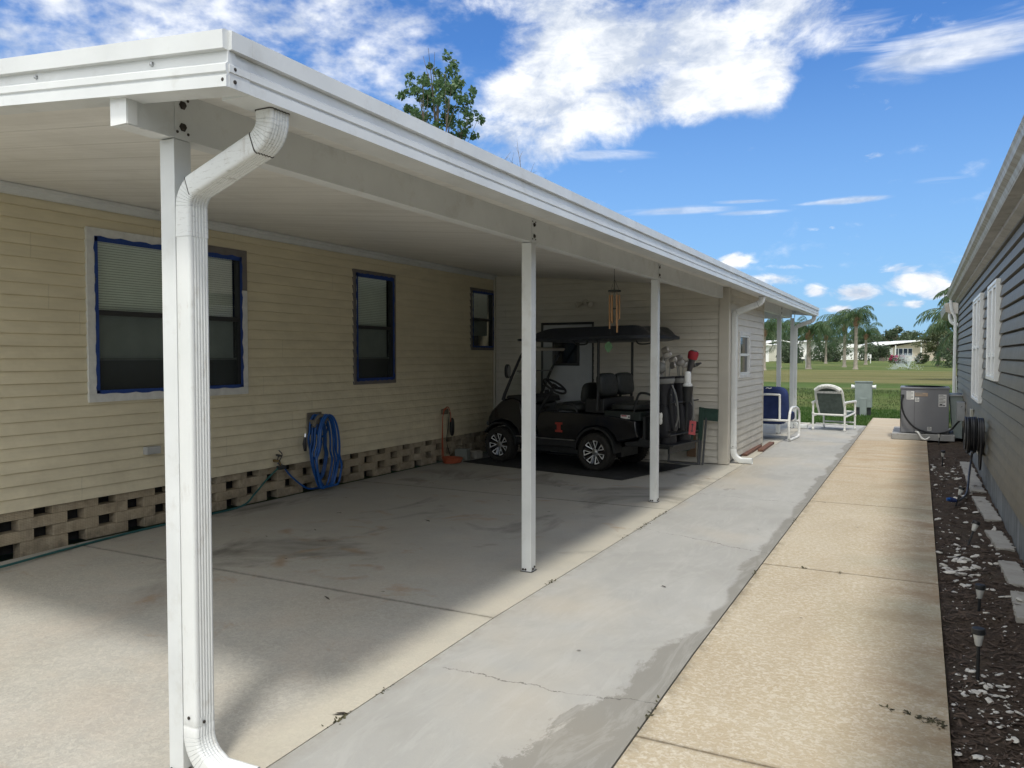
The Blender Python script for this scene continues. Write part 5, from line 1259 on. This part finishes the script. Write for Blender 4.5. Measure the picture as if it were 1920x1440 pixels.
# sheet-metal duct between condenser and wall
t_ = thing('sheet_metal_duct', 'tapering galvanised duct cover between the condenser and the grey wall', 'duct', (.64,17.4,0))
mb = MB(); mb.prism([(.51,.84),(.725,.84),(.725,.05),(.60,.05),(.56,.30)], 'y', 16.9, 17.6); mb.build('duct_body', M['ped_green'], t_); mb = MB(); mb.box(.50,.73,16.86,17.64,.842,.87); mb.build('duct_cap', M['steel'], t_)
# condenser and its pad
mb = MB(); mb.box(-.455,.60,16.66,18.3,.004,.118); o = mb.build('condenser_pad', M['pad'], bevel=.008); tag(o, 'light grey pad carrying the air conditioner', 'pad')
t_ = thing('air_conditioner', 'grey square air conditioner condenser on a pad at the end of the walk', 'air conditioner', (.09,17.2,.12))
ax0, ax1, ay0, ay1, az0, az1 = -.315, .50, 16.80, 17.60, .12, 1.00
mb = MB(); mb.box(ax0,ax1,ay0,ay1,az0+.01,az1-.035); mb.build('cabinet', M['ac_grey'], t_, bevel=.008)
mb = MB(); mb.box(ax0-.012,ax1+.012,ay0-.012,ay1+.012,az1-.035,az1); mb.build('top_rim', M['ac_grey'], t_, bevel=.006)
mb = MB()
for k in range(9): mb.lathe([(.03+.04*k,0),(.034+.04*k,.006)], ((ax0+ax1)/2,(ay0+ay1)/2,az1+.006), (0,0,1), 28)
mb.build('fan_grille', M['ac_dark'], t_)
mb = MB(); mb.box(ax0+.235,ax0+.239,ay0-.003,ay0+.001,az0+.02,az1-.04); mb.box(ax0-.004,ax0+.004,ay0-.004,ay0+.004,az0+.02,az1-.036); mb.build('panel_seam', M['ac_dark'], t_)
def label_plate(x0, x1, z0, z1, rows, mt=None):
    mb = MB(); mb.box(x0,x1,ay0-.0045,ay0-.001,z0,z1); p = mb.build('label', mt or M['paper'], t_)
    if rows:
        mb = MB(); n = rows
        for k in range(n):
            z = z1-(z1-z0)*(k+.7)/(n+.4); w_ = (x1-x0)*(.8 if k%3 else .55); mb.box(x0+.008, x0+.008+w_, ay0-.0056, ay0-.0048, z, z+(z1-z0)*.14/ (n*.35))
        mb.build('print', M['grey_sash'], p)
label_plate(-.215,-.085,.765,.925,7); label_plate(-.07,.145,.83,.895,2, plain('tan_label', (.40,.30,.22), .7)); label_plate(-.07,.0,.725,.805,3); label_plate(.325,.455,.64,.87,8); label_plate(.145,.215,.18,.25,3)
mb = MB(); mb.box(.345,.385,ay0-.0066,ay0-.0057,.66,.69); mb.box(.40,.43,ay0-.0066,ay0-.0057,.655,.675); mb.build('print_block', M['ink'], t_)
mb = MB(); mb.tube(bez([(-.285,ay0-.02,.83),(-.30,ay0-.05,.74),(-.285,ay0-.06,.58),(-.21,ay0-.07,.40),(-.06,ay0-.07,.23),(.15,ay0-.06,.15),(.35,ay0-.05,.14),(.52,ay0-.02,.20),(.62,ay0-.1,.33),(.68,ay0-.5,.46)], 7), .017, 8); cnd = mb.build('whip_conduit', M['black_hose'], t_, smooth=True)
mb = MB(); mb.box(-.305,-.255,ay0-.035,ay0+.0,.80,.86); mb.build('conduit_fitting', M['black_plastic'], cnd, bevel=.006)
mb = MB(); mb.tube(bez([(-.05,ay0-.03,.16),(.0,ay0-.16,.145),(.05,ay0-.20,.06),(.12,ay0-.22,.03),(.19,ay0-.2,.075)], 6), .017, 8); o = mb.build('drain_pipe', M['pvc'], t_, smooth=True)

# ------------------------------------------------------------------ patio furniture
def tubes(mb, segs, r=.021):
    for s in segs: mb.tube([Vector(p) for p in s], r, 10)
def fitting(mb, pts, r=.027, h=.045):
    for p in pts: mb.lathe([(r*.9,-h/2),(r,-h/2+.004),(r,h/2-.004),(r*.9,h/2)], p, (0,0,1), 10)
# chair with green sling: seen from behind. local: x width, y back->front (front = +y)
ch = thing('patio_chair', 'white plastic pipe patio chair with faded green sling, seen from behind', 'patio chair', (-1.62,18.28,0), R(-13))
def C_(mb, nm, mt, par=None, **k): return mb.build(nm, mt, par or ch, local=True, **k)
w = .33
for s in (-1, 1):
    mb = MB(); mb.tube([(s*w,-.38,.005),(s*w,-.38,.60)], .021, 10); fitting(mb, [(s*w,-.38,.03),(s*w,-.38,.36),(s*w,-.38,.585)]); C_(mb, 'leg', M['pvc'], smooth=True)
    mb = MB(); mb.tube([(s*w,.30,.005),(s*w,.30,.60)], .021, 10); fitting(mb, [(s*w,.30,.03),(s*w,.30,.30),(s*w,.30,.585)]); C_(mb, 'leg', M['pvc'], smooth=True)
    mb = MB(); mb.tube([(s*w,-.42,.60),(s*w,-.30,.61),(s*w,.34,.61)], .026, 10); C_(mb, 'armrest', M['pvc'], smooth=True)
    mb = MB(); mb.tube([(s*w,-.38,.30),(s*w,.30,.36)], .019, 8); C_(mb, 'side_rail', M['pvc'], smooth=True)
mb = MB(); mb.tube([(-w,-.38,.345),(w,-.38,.345)], .021, 10); C_(mb, 'rear_rail', M['pvc'], smooth=True)
mb = MB(); mb.tube([(-w,-.20,.13),(w,-.20,.13)], .017, 10); mb.tube([(-w,.30,.15),(w,.30,.15)], .017, 10); mb.tube([(-w,.34,.38),(w,.34,.38)], .021, 10); C_(mb, 'cross_rail', M['pvc'], smooth=True)
bk = bez([(-.275,-.12,.33),(-.285,-.30,.60),(-.275,-.40,.84),(-.20,-.44,.93),(0,-.455,.965),(.20,-.44,.93),(.275,-.40,.84),(.285,-.30,.60),(.275,-.12,.33)], 5)
mb = MB(); mb.tube(bk, .022, 10); C_(mb, 'back_frame', M['pvc'], smooth=True)
mb = MB(); n = 12; vs = []
for j in range(n+1):
    u = j/n
    z = .33 + .62*u; y = -.13 - .33*u**.8
    hw = .255 if u < .82 else .255*math.sqrt(max(0, 1-((u-.82)/.19)**2))*1.0
    for i in range(7): v = i/6*2-1; vs.append((v*hw, y + .015*(1-v*v), z))
mb.add(vs, [(j*7+i, j*7+i+1, (j+1)*7+i+1, (j+1)*7+i) for j in range(n) for i in range(6)]); bs = C_(mb, 'back_sling', M['green_mesh'], fix=False, smooth=True)
mb = MB(); mb.box(-.27,.27,-.445,-.41,.80,.845); mb.tube(bez([(-.26,-.465,.86),(-.15,-.48,.93),(0,-.485,.955),(.15,-.48,.93),(.26,-.465,.86)], 5), .046, 8); C_(mb, 'head_pad', plain('white_floral_pad', (.70,.71,.67), .8, var=.3, nscale=26), smooth=True)
mb = MB(); vs = []
for j in range(9):
    u = j/8
    for i in range(7): v = i/6*2-1; vs.append((v*.29, -.13+.47*u, .345 + .045*u - .03*math.sin(u*3.1)))
mb.add(vs, [(j*7+i, j*7+i+1, (j+1)*7+i+1, (j+1)*7+i) for j in range(8) for i in range(6)]); C_(mb, 'seat_sling', M['green_mesh'], fix=False, smooth=True)
# rocker chair with navy cushions
ch = thing('cushioned_patio_chair', 'white metal patio chair with thick navy cushions beside the shed', 'patio chair', (-2.48,15.75,0), R(-4))
w = .37
for s in (-1, 1):
    pts = bez([(s*w,-.43,.06),(s*w,-.45,.25),(s*w,-.41,.47),(s*w,-.30,.59),(s*w,-.1,.62),(s*w,.22,.60),(s*w,.40,.54),(s*w,.46,.40),(s*w,.46,.12),(s*w,.38,.03),(s*w,.0,.024),(s*w,-.35,.026),(s*w,-.43,.06)], 5)
    mb = MB(); mb.tube(pts, .024, 10); C_(mb, 'sled_side', M['pvc'], smooth=True)
mb = MB(); mb.tube([(-w,-.44,.39),(w,-.44,.39)], .022, 10); mb.tube([(-w,.42,.33),(w,.42,.33)], .022, 10); C_(mb, 'cross_rail', M['pvc'], smooth=True)
mb = MB(); mb.tube(bez([(-.20,-.44,.39),(-.20,-.445,.6),(-.20,-.46,.83),(-.17,-.465,.87),(.17,-.465,.87),(.20,-.46,.83),(.20,-.445,.6),(.20,-.44,.39)], 4), .021, 10); C_(mb, 'back_frame', M['pvc'], smooth=True)
def cushion(mb, c, r, M_, nu=24, nv=16, tuft=.02):
    c = Vector(c); vs = []
    for j in range(nv+1):
        th = math.pi*j/nv
        for i in range(nu):
            ph = 2*math.pi*i/nu; sg = lambda a: math.copysign(abs(a)**.45, a)
            p = Vector((sg(math.sin(th)*math.cos(ph))*r[0], sg(math.cos(th))*r[1], sg(math.sin(th)*math.sin(ph))*r[2]))
            k = 1 - .22*math.exp(-((p.x/r[0])**2*14)) * .6 - .2*math.exp(-((p.z/r[2]-.05)**2*40))
            p.y *= k; vs.append(c + M_ @ p)
    mb.add(vs, [(j*nu+i, j*nu+(i+1)%nu, (j+1)*nu+(i+1)%nu, (j+1)*nu+i) for j in range(nv) for i in range(nu)])
mb = MB(); cushion(mb, (0,-.30,.66), (.335,.105,.36), Matrix.Rotation(R(10), 3, 'X')); C_(mb, 'back_cushion', M['navy'], smooth=True)
mb = MB(); cushion(mb, (0,.04,.44), (.34,.10,.36), Matrix.Rotation(R(90), 3, 'X')); C_(mb, 'seat_cushion', M['navy'], smooth=True)
mb = MB(); mb.tube(bez([(-.05,-.47,.985),(-.02,-.49,1.0),(.02,-.48,.985),(.05,-.46,1.0)], 4), .009, 6); C_(mb, 'tie', M['pvc'], smooth=True)

# ------------------------------------------------------------------ utility cabinets
g0 = lambda x, y: terrain(x, y) - .02
px_, py_ = -1.36, 23.6; a_ = math.atan2(-px_, py_)*.3
t_ = thing('utility_pedestal', 'weathered galvanised meter cabinet on a post in the lawn', 'utility box', (px_, py_, -.06), 0)
mb = MB(); mb.box(-.215,.215,-.09,.09,.24,.93); mb.build('cabinet', M['ped_green'], t_, local=True, bevel=.008)
mb = MB(); mb.box(-.225,.225,-.105,.10,.93,.955); mb.box(-.004,.004,-.096,-.091,.26,.92); mb.build('lid', M['ped_green'], t_, local=True)
mb = MB(); mb.box(-.085,.085,-.115,-.03,0,.50); mb.build('post', M['ped_green'], t_, local=True, bevel=.006)
for s in (-1, 1):
    mb = MB(); mb.box(s*.14-.05, s*.14+.05,-.05,.05,0,.24); mb.build('leg', M['dark_steel'], t_, local=True)
    mb = MB(); mb.tube([(s*.215,0,.80),(s*.30,0,.80)], .055, 14); mb.tube([(s*.29,0,.80),(s*.31,0,.80)], .065, 14); mb.build('socket_cap', M['white_plastic'], t_, local=True, smooth=True)
t_ = thing('utility_box', 'small grey-green utility box on the lawn behind the sling chair', 'utility box', (-2.05,22.9,-.05))
mb = MB(); mb.prism([(-.11,0),(.11,0),(.085,.40),(-.075,.40)], 'y', -.10, .10); mb.build('shell_body', M['ped_green'], t_, local=True, bevel=.01); mb = MB(); mb.prism([(-.085,.40),(.095,.40),(.07,.44),(-.06,.44)], 'y', -.11, .11); mb.build('lid', M['ped_green'], t_, local=True, bevel=.008)
# ------------------------------------------------------------------ trees and palms
def palm(name, label, loc, h, cr, seed, nf=20, wind=(-.35,0), lean=0., group='palms on the far lawn', lf=24, tw=.17):
    rn = random.Random(seed); loc = Vector(loc)
    t_ = thing(name, label, 'palm tree', loc, 0, group)
    top = Vector((lean, 0, h))
    mb = MB(); pts = [Vector((lean*u*u, 0, h*u)) for u in (0,.03,.08,.3,.6,.85,.93,1)]
    mb.tube(pts, [tw*1.5,tw*1.2,tw,tw*.92,tw*.88,tw*.9,tw*1.2,tw*.9], 12); mb.build('trunk', M['fan_palm_trunk'], t_, local=True, smooth=True)
    mb = MB(); mb.tube([top - Vector((0,0,h*.13)), top - Vector((0,0,h*.07)), top + Vector((0,0,.1)), top + Vector((0,0,.5))], [tw*1.1,tw*1.55,tw*1.2,.05], 10)
    for k in range(9): 
        a = k*2.4; mb.tube([top + Vector((math.cos(a)*tw, math.sin(a)*tw, -.3)), top + Vector((math.cos(a)*tw*2.2, math.sin(a)*tw*2.2, .25))], [.05,.02], 5)
    mb.build('crown_shaft', M['boot'], t_, local=True, smooth=True)
    lv = MB(); ra = MB()
    for f in range(nf):
        a = f*2.39996 + rn.uniform(-.2,.2); up = .25 + .95*(1 - f/nf)*rn.uniform(.85,1.1)
        if f > nf*.8: up = rn.uniform(-.5,.1)
        L = cr*rn.uniform(.9,1.2); d = Vector((math.cos(a), math.sin(a), 0)); pts = []; p = top + Vector((0,0,.15)); el = up*1.15; n = 12
        for k in range(n+1):
            pts.append(p.copy()); v = d*math.cos(el) + Vector((0,0,math.sin(el))); u = k/n
            v += Vector((wind[0], wind[1], 0))*u*.9
            p = p + v.normalized()*(L/n*1.25); el -= (.13 + .20*u)
        ra.tube(pts, [.035*(1-k/n*.85) for k in range(n+1)], 4)
        for k in range(lf):
            u = .14 + .86*k/lf; q = u*n; i = min(int(q), n-1); c = pts[i].lerp(pts[i+1], q-i); tg = (pts[i+1]-pts[i]).normalized()
            sd_ = tg.cross(Vector((0,0,1))); 
            if sd_.length < .1: sd_ = Vector((-d.y, d.x, 0))
            sd_.normalize(); ll = .36*cr*(math.sin(math.pi*min(1,(u*.85+.12)))**.6)*rn.uniform(.8,1.15)
            for s in (-1, 1):
                out = (sd_*s*rn.uniform(.45,.9) + tg*.45 + Vector((wind[0]*.5, 0, -rn.uniform(.35,1.1)))).normalized()
                m1 = c + out*ll*.5; e = m1 + (out + Vector((0,0,-.75))).normalized()*ll*.55; w_ = tg*.022*cr**.4
                lv.add([c-w_*.6, c+w_*.6, m1+w_, m1-w_, e], [(0,1,2,3),(3,2,4)])
    lv.build('fronds', M['palm_leaf'], t_, local=True, fix=False); ra.build('frond_stems', M['boot'] if False else M['oak_leaf'], t_, local=True, fix=False)
    return t_
def crown(mb, c, r, nclump, nleaf, ls, seed, cl=.22, flat=.0):
    rn = random.Random(seed); c = Vector(c)
    for k in range(nclump):
        while True:
            v = Vector((rn.uniform(-1,1), rn.uniform(-1,1), rn.uniform(-1,1)))
            if .25 < v.length <= 1: break
        v *= (1 + .35*noise.noise(v*1.6 + Vector((seed,0,0))))
        cc = c + Vector((v.x*r[0], v.y*r[1], v.z*r[2])); cr = cl*rn.uniform(.6,1.3)*(r[0]+r[1]+r[2])/3
        for j in range(nleaf):
            d = Vector((rn.gauss(0,1), rn.gauss(0,1), rn.gauss(0,.8))); d *= cr*rn.random()**.4/max(d.length,.01)
            p = cc + d; a = Vector((rn.gauss(0,1), rn.gauss(0,1), rn.gauss(0,1))).normalized(); b = a.orthogonal().normalized(); b = (Matrix.Rotation(rn.uniform(0,6.28), 3, a) @ b); s = ls*rn.uniform(.6,1.3); e = a.cross(b)
            mb.add([p-b*s*.5, p+e*s*.32, p+b*s*.6, p-e*s*.32], [(0,1,2,3)])
def tree(name, label, loc, h, r, mt, seed, ncl=60, nl=50, ls=.12, cl=.22, cat='tree', group=None, trunk_r=.12, cz=None, forks=3):
    loc = Vector(loc); t_ = thing(name, label, cat, loc, 0, group); rn = random.Random(seed)
    cz = cz if cz is not None else h - r[2]
    mb = MB(); mb.tube([(0,0,-.1),(.03,.02,cz*.35),(-.04,0,cz*.7),(0,0,cz+r[2]*.3)], [trunk_r*1.25,trunk_r,trunk_r*.8,trunk_r*.35], 8)
    for k in range(forks*3):
        a = k*2.4+seed; z = cz*(.45 + .5*k/(forks*3)); e = Vector((math.cos(a)*r[0]*.75, math.sin(a)*r[1]*.75, cz + r[2]*rn.uniform(-.3,.6)))
        s_ = Vector((0,0,z)); m_ = s_.lerp(e, .5) + Vector((0,0,-.06*h*.2)); mb.tube([s_, m_, e], [trunk_r*.55,trunk_r*.35,trunk_r*.1], 6)
        for q in range(3):
            e2 = e + Vector((rn.uniform(-1,1)*r[0]*.3, rn.uniform(-1,1)*r[1]*.3, rn.uniform(-.1,.4)*r[2])); mb.tube([m_.lerp(e,.5), e2], [trunk_r*.14,.006], 4)
    mb.build('trunk', M['bark'], t_, local=True, smooth=True)
    mb = MB(); crown(mb, (0,0,cz), r, ncl, nl, ls, seed, cl); mb.build('crown', mt, t_, local=True, fix=False)
    return t_
# the tall tree that looks over the carport roof
tree('leafy_tree', 'leafy green tree rising behind the carport roof', (-13.8,21.4,0), 10.9, (1.32,1.3,1.6), M['tree_leaf'], 11, 130, 40, .13, .125, cz=9.35, trunk_r=.10)
t_ = thing('bare_tree', 'thin bare twigs just showing over the carport roof', 'tree', (-11.6,22.4,0)); mb = MB(); rn = random.Random(3)
mb.tube([(0,0,0),(.05,0,4),(0,0,6.6)], [.10,.07,.02], 8)
def twig(p, d, l, r, dep):
    e = p + d*l; mb.tube([p, p.lerp(e,.5)+Vector((0,0,.02*l)), e], [r, r*.75, r*.45], 4)
    if dep: 
        for k in range(4): twig(p.lerp(e, .3+.23*k), (d + Vector((rn.uniform(-.9,.9), rn.uniform(-.9,.9), rn.uniform(-.1,.7)))).normalized(), l*.5, r*.5, dep-1)
for k in range(6): a = k*1.1; twig(Vector((0,0,5.4+.2*k)), Vector((math.cos(a)*.8, math.sin(a)*.8, 1)).normalized(), 1.25, .022, 2)
mb.build('trunk', M['bark'], t_, local=True)
# palms on the lawn
palm('queen_palm', 'windblown palm in the middle of the lawn, tallest crown right of the meter cabinet post', far(1604,71), 4.45, 1.75, 21, 22)
palm('queen_palm', 'broad windblown palm on the lawn seen past the porch downspout', far(1516,72), 3.1, 2.5, 22, 26, tw=.22)
palm('queen_palm', 'palm close behind and left of the tallest windblown palm', far(1583,84), 4.3, 2.6, 23, 24)
palm('queen_palm', 'palm with pinkish trunk seen between the shed and the first porch post', far(1432,67), 3.3, 2.1, 24, 22)
palm('queen_palm', 'smaller drooping palm right of the tallest one', far(1623,96), 3.5, 2.1, 25, 22)
palm('queen_palm', 'small drooping palm between the two porch posts', far(1462,80), 3.7, 1.9, 26, 20)
palm('queen_palm', 'dark drooping palm behind the broad one', far(1548,105), 3.6, 3.2, 27, 24)
palm('date_palm', 'large palm with olive fronds reaching out from behind the grey house', far(1806,40), 2.55, 1.9, 28, 24, (-.6,0), lf=30)
palm('date_palm', 'second palm behind the grey house, its dark frond tips near the gutter', far(1815,30), 3.3, 1.1, 29, 18, (-.4,0), lf=26)
# low branching tree at the right and shrubs
tree('olive_tree', 'low forked tree with olive crown at the right edge of the lawn', far(1758,86), 3.9, (2.0,1.8,1.45), M['oak_leaf'], 31, 70, 50, .22, .26, trunk_r=.14, cz=2.3)
tree('olive_tree', 'darker dense tree behind the forked one, beside the grey house', far(1788,80), 3.6, (1.5,1.6,1.7), M['far_leaf'], 32, 60, 50, .22, .26, trunk_r=.14, cz=1.9)
def shrub(label, loc, r, mt, seed, ls=.16, n=30, flower=None):
    t_ = thing('shrub', label, 'shrub', loc); mb = MB(); crown(mb, (0,0,r[2]*.8), r, n, 46, ls, seed, .35); mb.build('foliage', mt, t_, local=True, fix=False)
    if flower: mb = MB(); crown(mb, (-.15*r[0],0,r[2]*1.15), (r[0]*1.0,r[1],r[2]*.6), 14, 34, ls*.9, seed+1, .28); mb.build('blossom', flower, t_, local=True, fix=False)
    mb = MB(); mb.tube([(0,0,-.05),(0,0,r[2])], .05, 6); mb.build('stem', M['bark'], t_, local=True)
shrub('round dark shrub in front of the tan house', far(1729,100), (.85,.85,.75), M['shrub_leaf'], 41)
shrub('shrub with magenta blossom in front of the tan house', far(1685,101), (1.1,.9,.6), M['oak_leaf'], 42, flower=M['magenta'])
shrub('spreading dark bush under the drooping palms', far(1556,118), (3.0,1.6,1.7), M['far_leaf'], 43, .3, 60)
shrub('tall dark bush between the porch posts', far(1481,110), (1.6,1.4,1.6), M['far_leaf'], 44, .28, 50)
shrub('low green bush left of the tan house', far(1640,128), (2.6,1.5,1.5), M['far_leaf'], 45, .3, 50)
# trees behind the houses
for i, (px_, dp_, h, rx, l_) in enumerate([(1420,185,8,6,'far tree seen just right of the shed wall'),(1470,190,6.5,6,'far tree behind the white homes'),(1540,200,6.0,7,'far tree above the white home roof'),(1600,205,6.2,7,'far tree behind the tall palm'),(1655,200,6.8,6,'far tree just left of the tan house'),(1680,190,7.7,5,'rounded far tree above the tan house roof, the tallest there'),(1708,200,6.8,4.5,'far tree above the tan house gable'),(1738,205,5.8,4,'low far tree right of the gable'),(1765,190,7.6,4.5,'far tree beside the grey house gutter'),(1640,215,6.0,5,'far low tree between palm and tan house')]):
    tree('distant_tree', l_, far(px_, dp_), h, (rx,rx*.7,h*.42), M['far_leaf'], 60+i, 46, 46, .62, .26, group='distant trees behind the houses', trunk_r=.25, forks=2)
mb = MB(); 
for k in range(60):
    px_ = 1120 + k*19; p = far(px_, 330 + 30*math.sin(k*2.1)); crown(mb, (p.x,p.y,p.z+2.6), (9,6,3.4), 7, 30, 1.7, 200+k, .4)
tag(mb.build('distant_woods', M['far_leaf'], fix=False), 'far-off band of woods along the horizon', 'woods', kind='stuff')

# ------------------------------------------------------------------ homes across the lawn (local: x right, y away, z up)
def local_thing(name, label, px_, dp_, turn=0): return thing(name, label, 'house', far(px_, dp_), YAW + turn)
def prt(t_, name, mt, *bx, prisms=(), par=None):
    mb = MB()
    for b in bx: mb.box(*b)
    for p in prisms: mb.prism(*p)
    return mb.build(name, mt, par or t_, local=True)
t_ = local_thing('far_home', 'tan home with white low-gabled roof and wide windows across the lawn', 1700, 150)
prt(t_, 'wall', M['far_tan'], (-2.7,6.3,0,9,0,2.45), prisms=[([(-2.7,2.45),(2.2,3.45),(6.3,2.95),(6.3,2.45)], 'y', 0, 9)])
prt(t_, 'lanai_wall', M['far_wood'], (-9,-3.0,3,9,0,2.3)); prt(t_, 'wall_panel', M['far_white'], (-3.3,-2.75,-.1,.2,.95,2.3))
prt(t_, 'roof', M['far_roof'], prisms=[([(-8.5,2.35),(-8.5,2.5),(2.2,3.75),(7.4,3.15),(7.4,3.0),(2.2,3.55)], 'y', -1.1, 9.5), ([(-5.5,2.9),(-1.8,3.55),(0,3.5),(-4,2.8)], 'y', 4, 9.6)])
prt(t_, 'column', M['far_white'], (2.1,2.3,-1.0,-.8,0,3.45)); prt(t_, 'column', M['far_white'], (-2.72,-2.58,-1.0,-.8,0,2.75))
for a, b in ((-2.35,-1.75),(-1.6,-.85),(-.7,.05),(.2,.95)):
    f = prt(t_, 'window', M['far_white'], (a-.07,b+.07,-.05,0,.75,2.2)); prt(t_, 'pane', M['glass_dark'], (a,b,-.07,-.052,.82,2.13), par=f)
f = prt(t_, 'window', M['far_white'], (-5.3,-4.4,2.93,2.99,.9,1.7)); prt(t_, 'pane', M['glass_dark'], (-5.2,-4.5,2.9,2.925,.98,1.62), par=f)
w_ = thing('garden_wall', 'long low tan wall in front of the tan home', 'wall', far(1700, 128), YAW); prt(w_, 'wall_face', M['wall_stone'], (-5.5,6.5,0,.3,-.2,.52))
t_ = local_thing('far_home', 'long white home behind the broad palm and porch posts', 1520, 135)
prt(t_, 'wall', M['far_white'], (-4.6,5.2,0,7,.25,2.7), prisms=[([(-4.6,2.7),(0,3.3),(5.2,2.7)], 'y', 0, 7)]); prt(t_, 'skirt', M['far_dark'], (-4.5,5.1,.1,6.9,-.1,.25))
prt(t_, 'roof', M['far_roof'], prisms=[([(-5.1,2.65),(-5.1,2.8),(0,3.5),(5.7,2.8),(5.7,2.65),(0,3.35)], 'y', -.6, 7.6)])
for a, b in ((-3.2,-2.0),(.5,.9),(2.9,3.5)):
    f = prt(t_, 'window', M['far_white'], (a-.07,b+.07,-.05,0,1.1,2.3)); prt(t_, 'pane', M['glass_dark'], (a,b,-.07,-.052,1.18,2.22), par=f)
t_ = local_thing('far_home', 'cream home with a dark screened carport left of the white home', 1452, 125)
prt(t_, 'wall', plain('cream_home_wall', (.55,.54,.46), .7), (-2.2,1.4,0,7,0,2.6)); prt(t_, 'screen_room', M['far_dark'], (1.45,3.9,.8,6,0,2.4))
prt(t_, 'roof', M['far_roof'], prisms=[([(-2.8,2.55),(-2.8,2.7),(.8,3.4),(4.4,2.75),(4.4,2.6),(.8,3.25)], 'y', -.6, 7.6)])
t_ = local_thing('far_home', 'bright white shed-like home at the left beyond the first porch post', 1418, 120)
prt(t_, 'wall', M['far_white'], (-4.5,1.9,0,6,0,2.5)); prt(t_, 'roof', M['far_roof'], prisms=[([(-5,2.5),(-5,2.62),(-1,3.2),(2.3,2.62),(2.3,2.5)], 'y', -.5, 6.5)])
t_ = local_thing('far_home', 'white home glimpsed between the palm trunks', 1600, 150)
prt(t_, 'wall', M['far_white'], (-4,3.2,0,7,0,2.3)); prt(t_, 'roof', M['far_roof'], prisms=[([(-4.5,2.3),(-4.5,2.42),(0,3.0),(3.6,2.42),(3.6,2.3)], 'y', -.5, 7.5)])
for px_, dp_, h, l_ in ((1511,73,1.3,'white stake with a box beside the broad palm'),(1632,105,1.2,'white post on the lawn right of the smaller palm'),(1625,103,.8,'short white post between the palms'),(1656,115,.7,'dark post on the lawn before the low wall')):
    p = far(px_, dp_); t_ = thing('marker_post', l_, 'post', p); mt = M['far_white'] if 'white' in l_ else M['bark']
    mb = MB(); mb.box(-.04,.04,-.04,.04,-.1,h); mb.build('stake', mt, t_, local=True); mb = MB(); mb.box(-.10,.10,-.07,.07,h*.55,h*.95); mb.build('marker_head', mt, t_, local=True)
# lawn sprinkler
p = far(1704, 70); t_ = thing('lawn_sprinkler', 'lawn sprinkler throwing a pale fan of water', 'sprinkler', p)
mb = MB(); mb.tube([(0,0,-.05),(0,0,.12)], .03, 8); mb.build('head', M['black_plastic'], t_, local=True)
mb = MB(); rn = random.Random(8)
for k in range(2600):
    u = rn.random(); a = rn.uniform(0, 6.28); el = rn.uniform(1.22, 1.50); v = 5.0*rn.uniform(.85,1.05); tt = u*1.05
    if rn.random() < .35: el = rn.uniform(.5,1.0); a = math.pi + rn.uniform(-.8,.8); v *= .75
    x = v*math.cos(el)*tt; z = .1 + v*math.sin(el)*tt - 4.9*tt*tt
    if z < 0: continue
    c = Vector((x*math.cos(a) - .25*tt, x*math.sin(a), z)); s = .016 + .012*u; d = Vector((rn.uniform(-1,1), rn.uniform(-1,1), 2)).normalized()
    mb.add([c-rgt*s, c-d*s*2.2, c+rgt*s, c+d*s*2.2], [(0,1,2,3)])
tag(mb.build('water_spray', M['spray'], t_, local=True, fix=False), kind='stuff')
